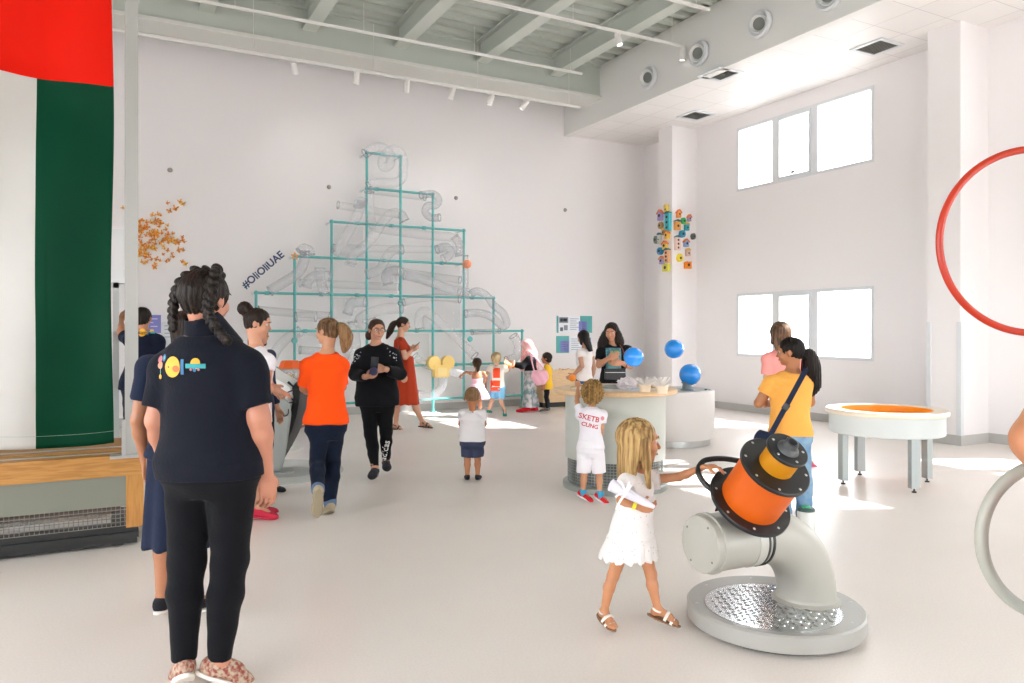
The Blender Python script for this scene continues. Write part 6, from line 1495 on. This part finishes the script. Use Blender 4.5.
# 18. the girl at the cannon
G = Person('blonde girl in a white ruffled dress pulling the black handle of the cannon', 637, 629, 1.065, 78, hr=.215, vox=.0045, hipk=.47, fat=.88, skin='#cf9369', head=(6, 2), sw=.9, build=dict(hip=.100, waist=.088, chest=.09, sh=.086, cd=.072, wd=.066),
    J=dict(head=(639,442,0), neck=(637,468.5,0), chest=(636,495), sR=(627,478,-.075), sL=(653,475,.085), eR=(621,500,-.12), wR=(638,507,-.13), eL=(679,477,.06), wL=(704,467,-.06), pel=(633,530,0), hR=(625,540,-.05), hL=(641,540,.05), kR=(613,576,-.02), aR=(604,612,.0), tR=(613,626,-.07), kL=(651,574,.04), aL=(658,610,.02), tL=(677,622,-.02)))
G.barefoot = set('RL')
G.hands = {'R': dict(dir=RT*.95-UP*.05-FW*.1, palm=FW*.8+UP*.2, curl=.95, thumb=UP), 'L': dict(dir=RT*.9+UP*.10-FW*.2, palm=-UP, curl=.75, thumb=-FW, size=.95)}
G.body(mouth='#b0584c', brow=mat('brow_blond', '#a07c50', .6))
def dress_mat():
    m = mat('dress_floral', '#e6e0de', .85, bump=.5, bscale=34, sheen=.2); nt = m.node_tree; b = nt.nodes['Principled BSDF']
    tc = nt.nodes.new('ShaderNodeTexCoord'); vo = nt.nodes.new('ShaderNodeTexVoronoi'); vo.inputs['Scale'].default_value = 46
    lt_ = nt.nodes.new('ShaderNodeMath'); lt_.operation = 'LESS_THAN'; lt_.inputs[1].default_value = .15; mx = nt.nodes.new('ShaderNodeMix'); mx.data_type = 'RGBA'; mx.inputs[6].default_value = lin('#e6e0de'); mx.inputs[7].default_value = lin('#b9b3bd')
    nt.links.new(tc.outputs['Object'], vo.inputs[0]); nt.links.new(vo.outputs['Distance'], lt_.inputs[0]); nt.links.new(lt_.outputs[0], mx.inputs[0]); nt.links.new(mx.outputs[2], b.inputs['Base Color']); return m
dm = dress_mat()
G.top('#e6e0de', sleeve=.26, hem=-.08, off=.012, neck=.90, m=dm, name='dress_top', sl_off=.022, flare=.02, folds=.003, round_neck=.085)
C = Sdf(.0045); fr = (RT, FW, UP)
def at_(px, py, dd=0): return P(px, py, G.d0+dd)
c = at_(632, 508); rows = []
for (y, w, x, dp) in ((557, .148, 629, .135), (552, .145, 629, .133), (545, .134, 630, .125), (537, .120, 631, .115), (534, .114, 631.5, .110), (520, .104, 633, .102), (505, .096, 635, .096), (496, .088, 636, .090)):
    p = at_(x, y); rows.append((p.z - c.z, w, dp, (x-632)/FPX*G.d0, 0))
C.loft(c, fr, rows, k=.01); zt, zb = at_(632, 537).z, at_(632, 558).z; cx_, cy_ = c.x, c.y
C.disp = lambda X, Y, Z: (.005*np.sin(np.arctan2(Y-cy_, X-cx_)*15+1.5*np.sin(Z*20)) + .002*np.sin(np.arctan2(Y-cy_, X-cx_)*37))*np.clip((zt+.01-Z)/(zt-zb), 0, 1.2) - .004*(np.abs(Z-zt) < .006) + .003*np.sin(30*Z+12*X)
sdf_obj('dress_skirt', C, dm, G.root)
G.sandals('#e4ddd6', sole='#8a6a50')
G.hair('kidlong', '#d2ae74', '#8a683e', length=1.15, vol=.0, vox=.0045, amp=.006, strands=44)
wristband(G, 'R', .22)
# rolled paper with ribbon in her near hand
a_, b_ = P(611, 485, G.d0-.20), P(654, 507, G.d0-.17)
e = empty('paper_scroll', a_.lerp(b_, .5), 'rolled white paper tied with white ribbon in the blonde girl\'s near hand', 'scroll')
bm = NB(); tube(bm, [a_, a_.lerp(b_, .3), a_.lerp(b_, .8), b_], [.030,.026,.019,.010], 24); mk('rolled_paper', bm, mat('scroll_paper', '#e3e1ec', .6), e, smooth=.7)
bm = NB(); k_ = a_.lerp(b_, .32); rd_ = (b_-a_).normalized(); lathe(bm, [(.0255,-.005), (.028,-.004), (.028,.004), (.0255,.005)], k_, rd_, 20)
for dx, dy in ((.02,.06), (-.03,.055), (-.05,-.02), (-.045,-.075), (.035,.04)):
    p = k_ - FW*.028; pts = catmull([p, p + RT*dx*.6 + UP*(dy*.6+.012) - FW*.01, p + RT*dx + UP*dy], 4)
    for u in range(len(pts)-1): obox(bm, (pts[u]+pts[u+1])/2, (pts[u+1]-pts[u])*.52, FW*.0008, (pts[u+1]-pts[u]).cross(FW).normalized()*.0055)
mk('ribbon', bm, mat('ribbon_white', '#f0edf2', .5), e)

# 19. woman in yellow orange shirt
T19 = Person('woman in amber t-shirt and blue jeans with black ponytail and navy shoulder bag', 790, 533, 1.465, -25, d=5.6, vox=.0065, fat=1.0, skin='#c08358', hr=.142, head=(-38, 6), build=dict(hip=.108, waist=.092, chest=.1),
    J=dict(head=(790,352,0), neck=(792,370,0), chest=(790,395), sL=(771,379,-.02), sR=(808,378,.04), eL=(759,403,.02), wL=(772,404,.22), eR=(810,402,.12), wR=(795,408,.25), pel=(790,433,0), kR=(803,480,.02), kL=(782,480,.05), aR=(804,524,0)))
T19.body(brow=mat('brow', '#3a2a20', .6)); T19.top('#f0ac50', sleeve=.5, hem=-.03, off=.014, m=cloth_mat('#efab52', bump=.35), name='t_shirt', round_neck=.085, folds=.005); T19.pants('#6d90ad', length=1.95, off=.012, m=cloth_mat('#6488a8', bump=.4, col2='#86a5bd', vscale=7), name='jeans', hem_off=.01); T19.shoes('#555555')
T19.hair('ponytail', '#1b1412', '#33261f', amp=.006); h = T19.hp; T19.lock([h(.10,-.42,-.12), h(.32,-.58,-.22), h(.45,-.6,-.7), h(.55,-.55,-1.25), h(.42,-.5,-1.6)], [.028,.055,.07,.065,.012], '#1a1311', '#33261f')
e = empty('shoulder_bag', P(768, 440, 5.45), 'navy shoulder bag hanging on a long strap from the woman in the amber t-shirt', 'bag'); nv = cloth_mat('#222a40')
C = Sdf(.006); C.ell(P(768, 441, 5.47), (RT, FW, UP), (.105,.06,.10), k=.02); C.cut(P(768, 432, 5.47), UP+RT*.3, k=.01); sdf_obj('bag_body', C, nv, e)
bt = bvh_of(T19.topo); pts = []
for i in range(15):
    t = i/14; p = P(806-36*t, 369+66*t, 4.6); hit = bt.ray_cast(p, FW); pts.append((hit[0] if hit[0] and hit[3] < 1.3 else P(806-36*t, 369+66*t, 5.42)) - FW*.005)
pts = [T19.J['sR']+UP*.055+FW*.05] + pts
bm = NB(); 
for u in range(len(pts)-1):
    d_ = pts[u+1]-pts[u]; obox(bm, (pts[u]+pts[u+1])/2, d_*.56, FW*.002, d_.cross(FW).normalized()*.019)
mk('bag_strap', bm, nv, e)
c = pts[9]; bm = NB(); obox(bm, c-FW*.004, RT*.014+UP*.02, FW*.002, RT*.02-UP*.014); mk('strap_buckle', bm, mat('buckle', '#1a1c22', .4), e, bevel=.002)

# 20. girl in pink behind her
T20 = Person('woman in a coral pink top with brown hair behind the woman in amber', 786, 466, 1.63, -8, vox=.008, fat=.95, skin='#d9a68a', J=dict(head=(780,334), neck=(779,350), sL=(768,356), sR=(797,356,.05), eL=(767,378,0), wL=(775,385,.2), eR=(801,378,.05), wR=(790,382,.25), aR=(806,460), tR=(814,466,-.02), kR=(799,430)))
T20.body(eyes=False); T20.top('#ee9a94', sleeve=.8, hem=-.05, off=.018, m=cloth_mat('#ec9892')); T20.pants('#8fc2d6', length=1.9, off=.012, m=cloth_mat('#8cc0d6'), name='jeans'); T20.shoes('#d9607a', sole='#e8c8cc'); T20.hair('long', '#6a4c38', '#80624c', length=.85, vol=.13)

# 21. somebody at the right edge, only an elbow in the picture
T21 = Person('person at the right edge of the picture whose bare bent elbow shows', 1130, 900, 1.68, 95, d=1.95, vox=.006, fat=1.35, skin='#cf9068', J=dict(sR=(1085,352,-.13), eR=(1037,440,-.15), wR=(1100,520,-.2)))
T21.body(eyes=False); T21.top('#c94030', sleeve=.35, hem=-.1, m=cloth_mat('#b8453a')); T21.pants('#2c3648', m=cloth_mat('#2c3648')); T21.shoes('#dddddd'); T21.hair('long', '#3a281e', '#5a4030', length=.8)
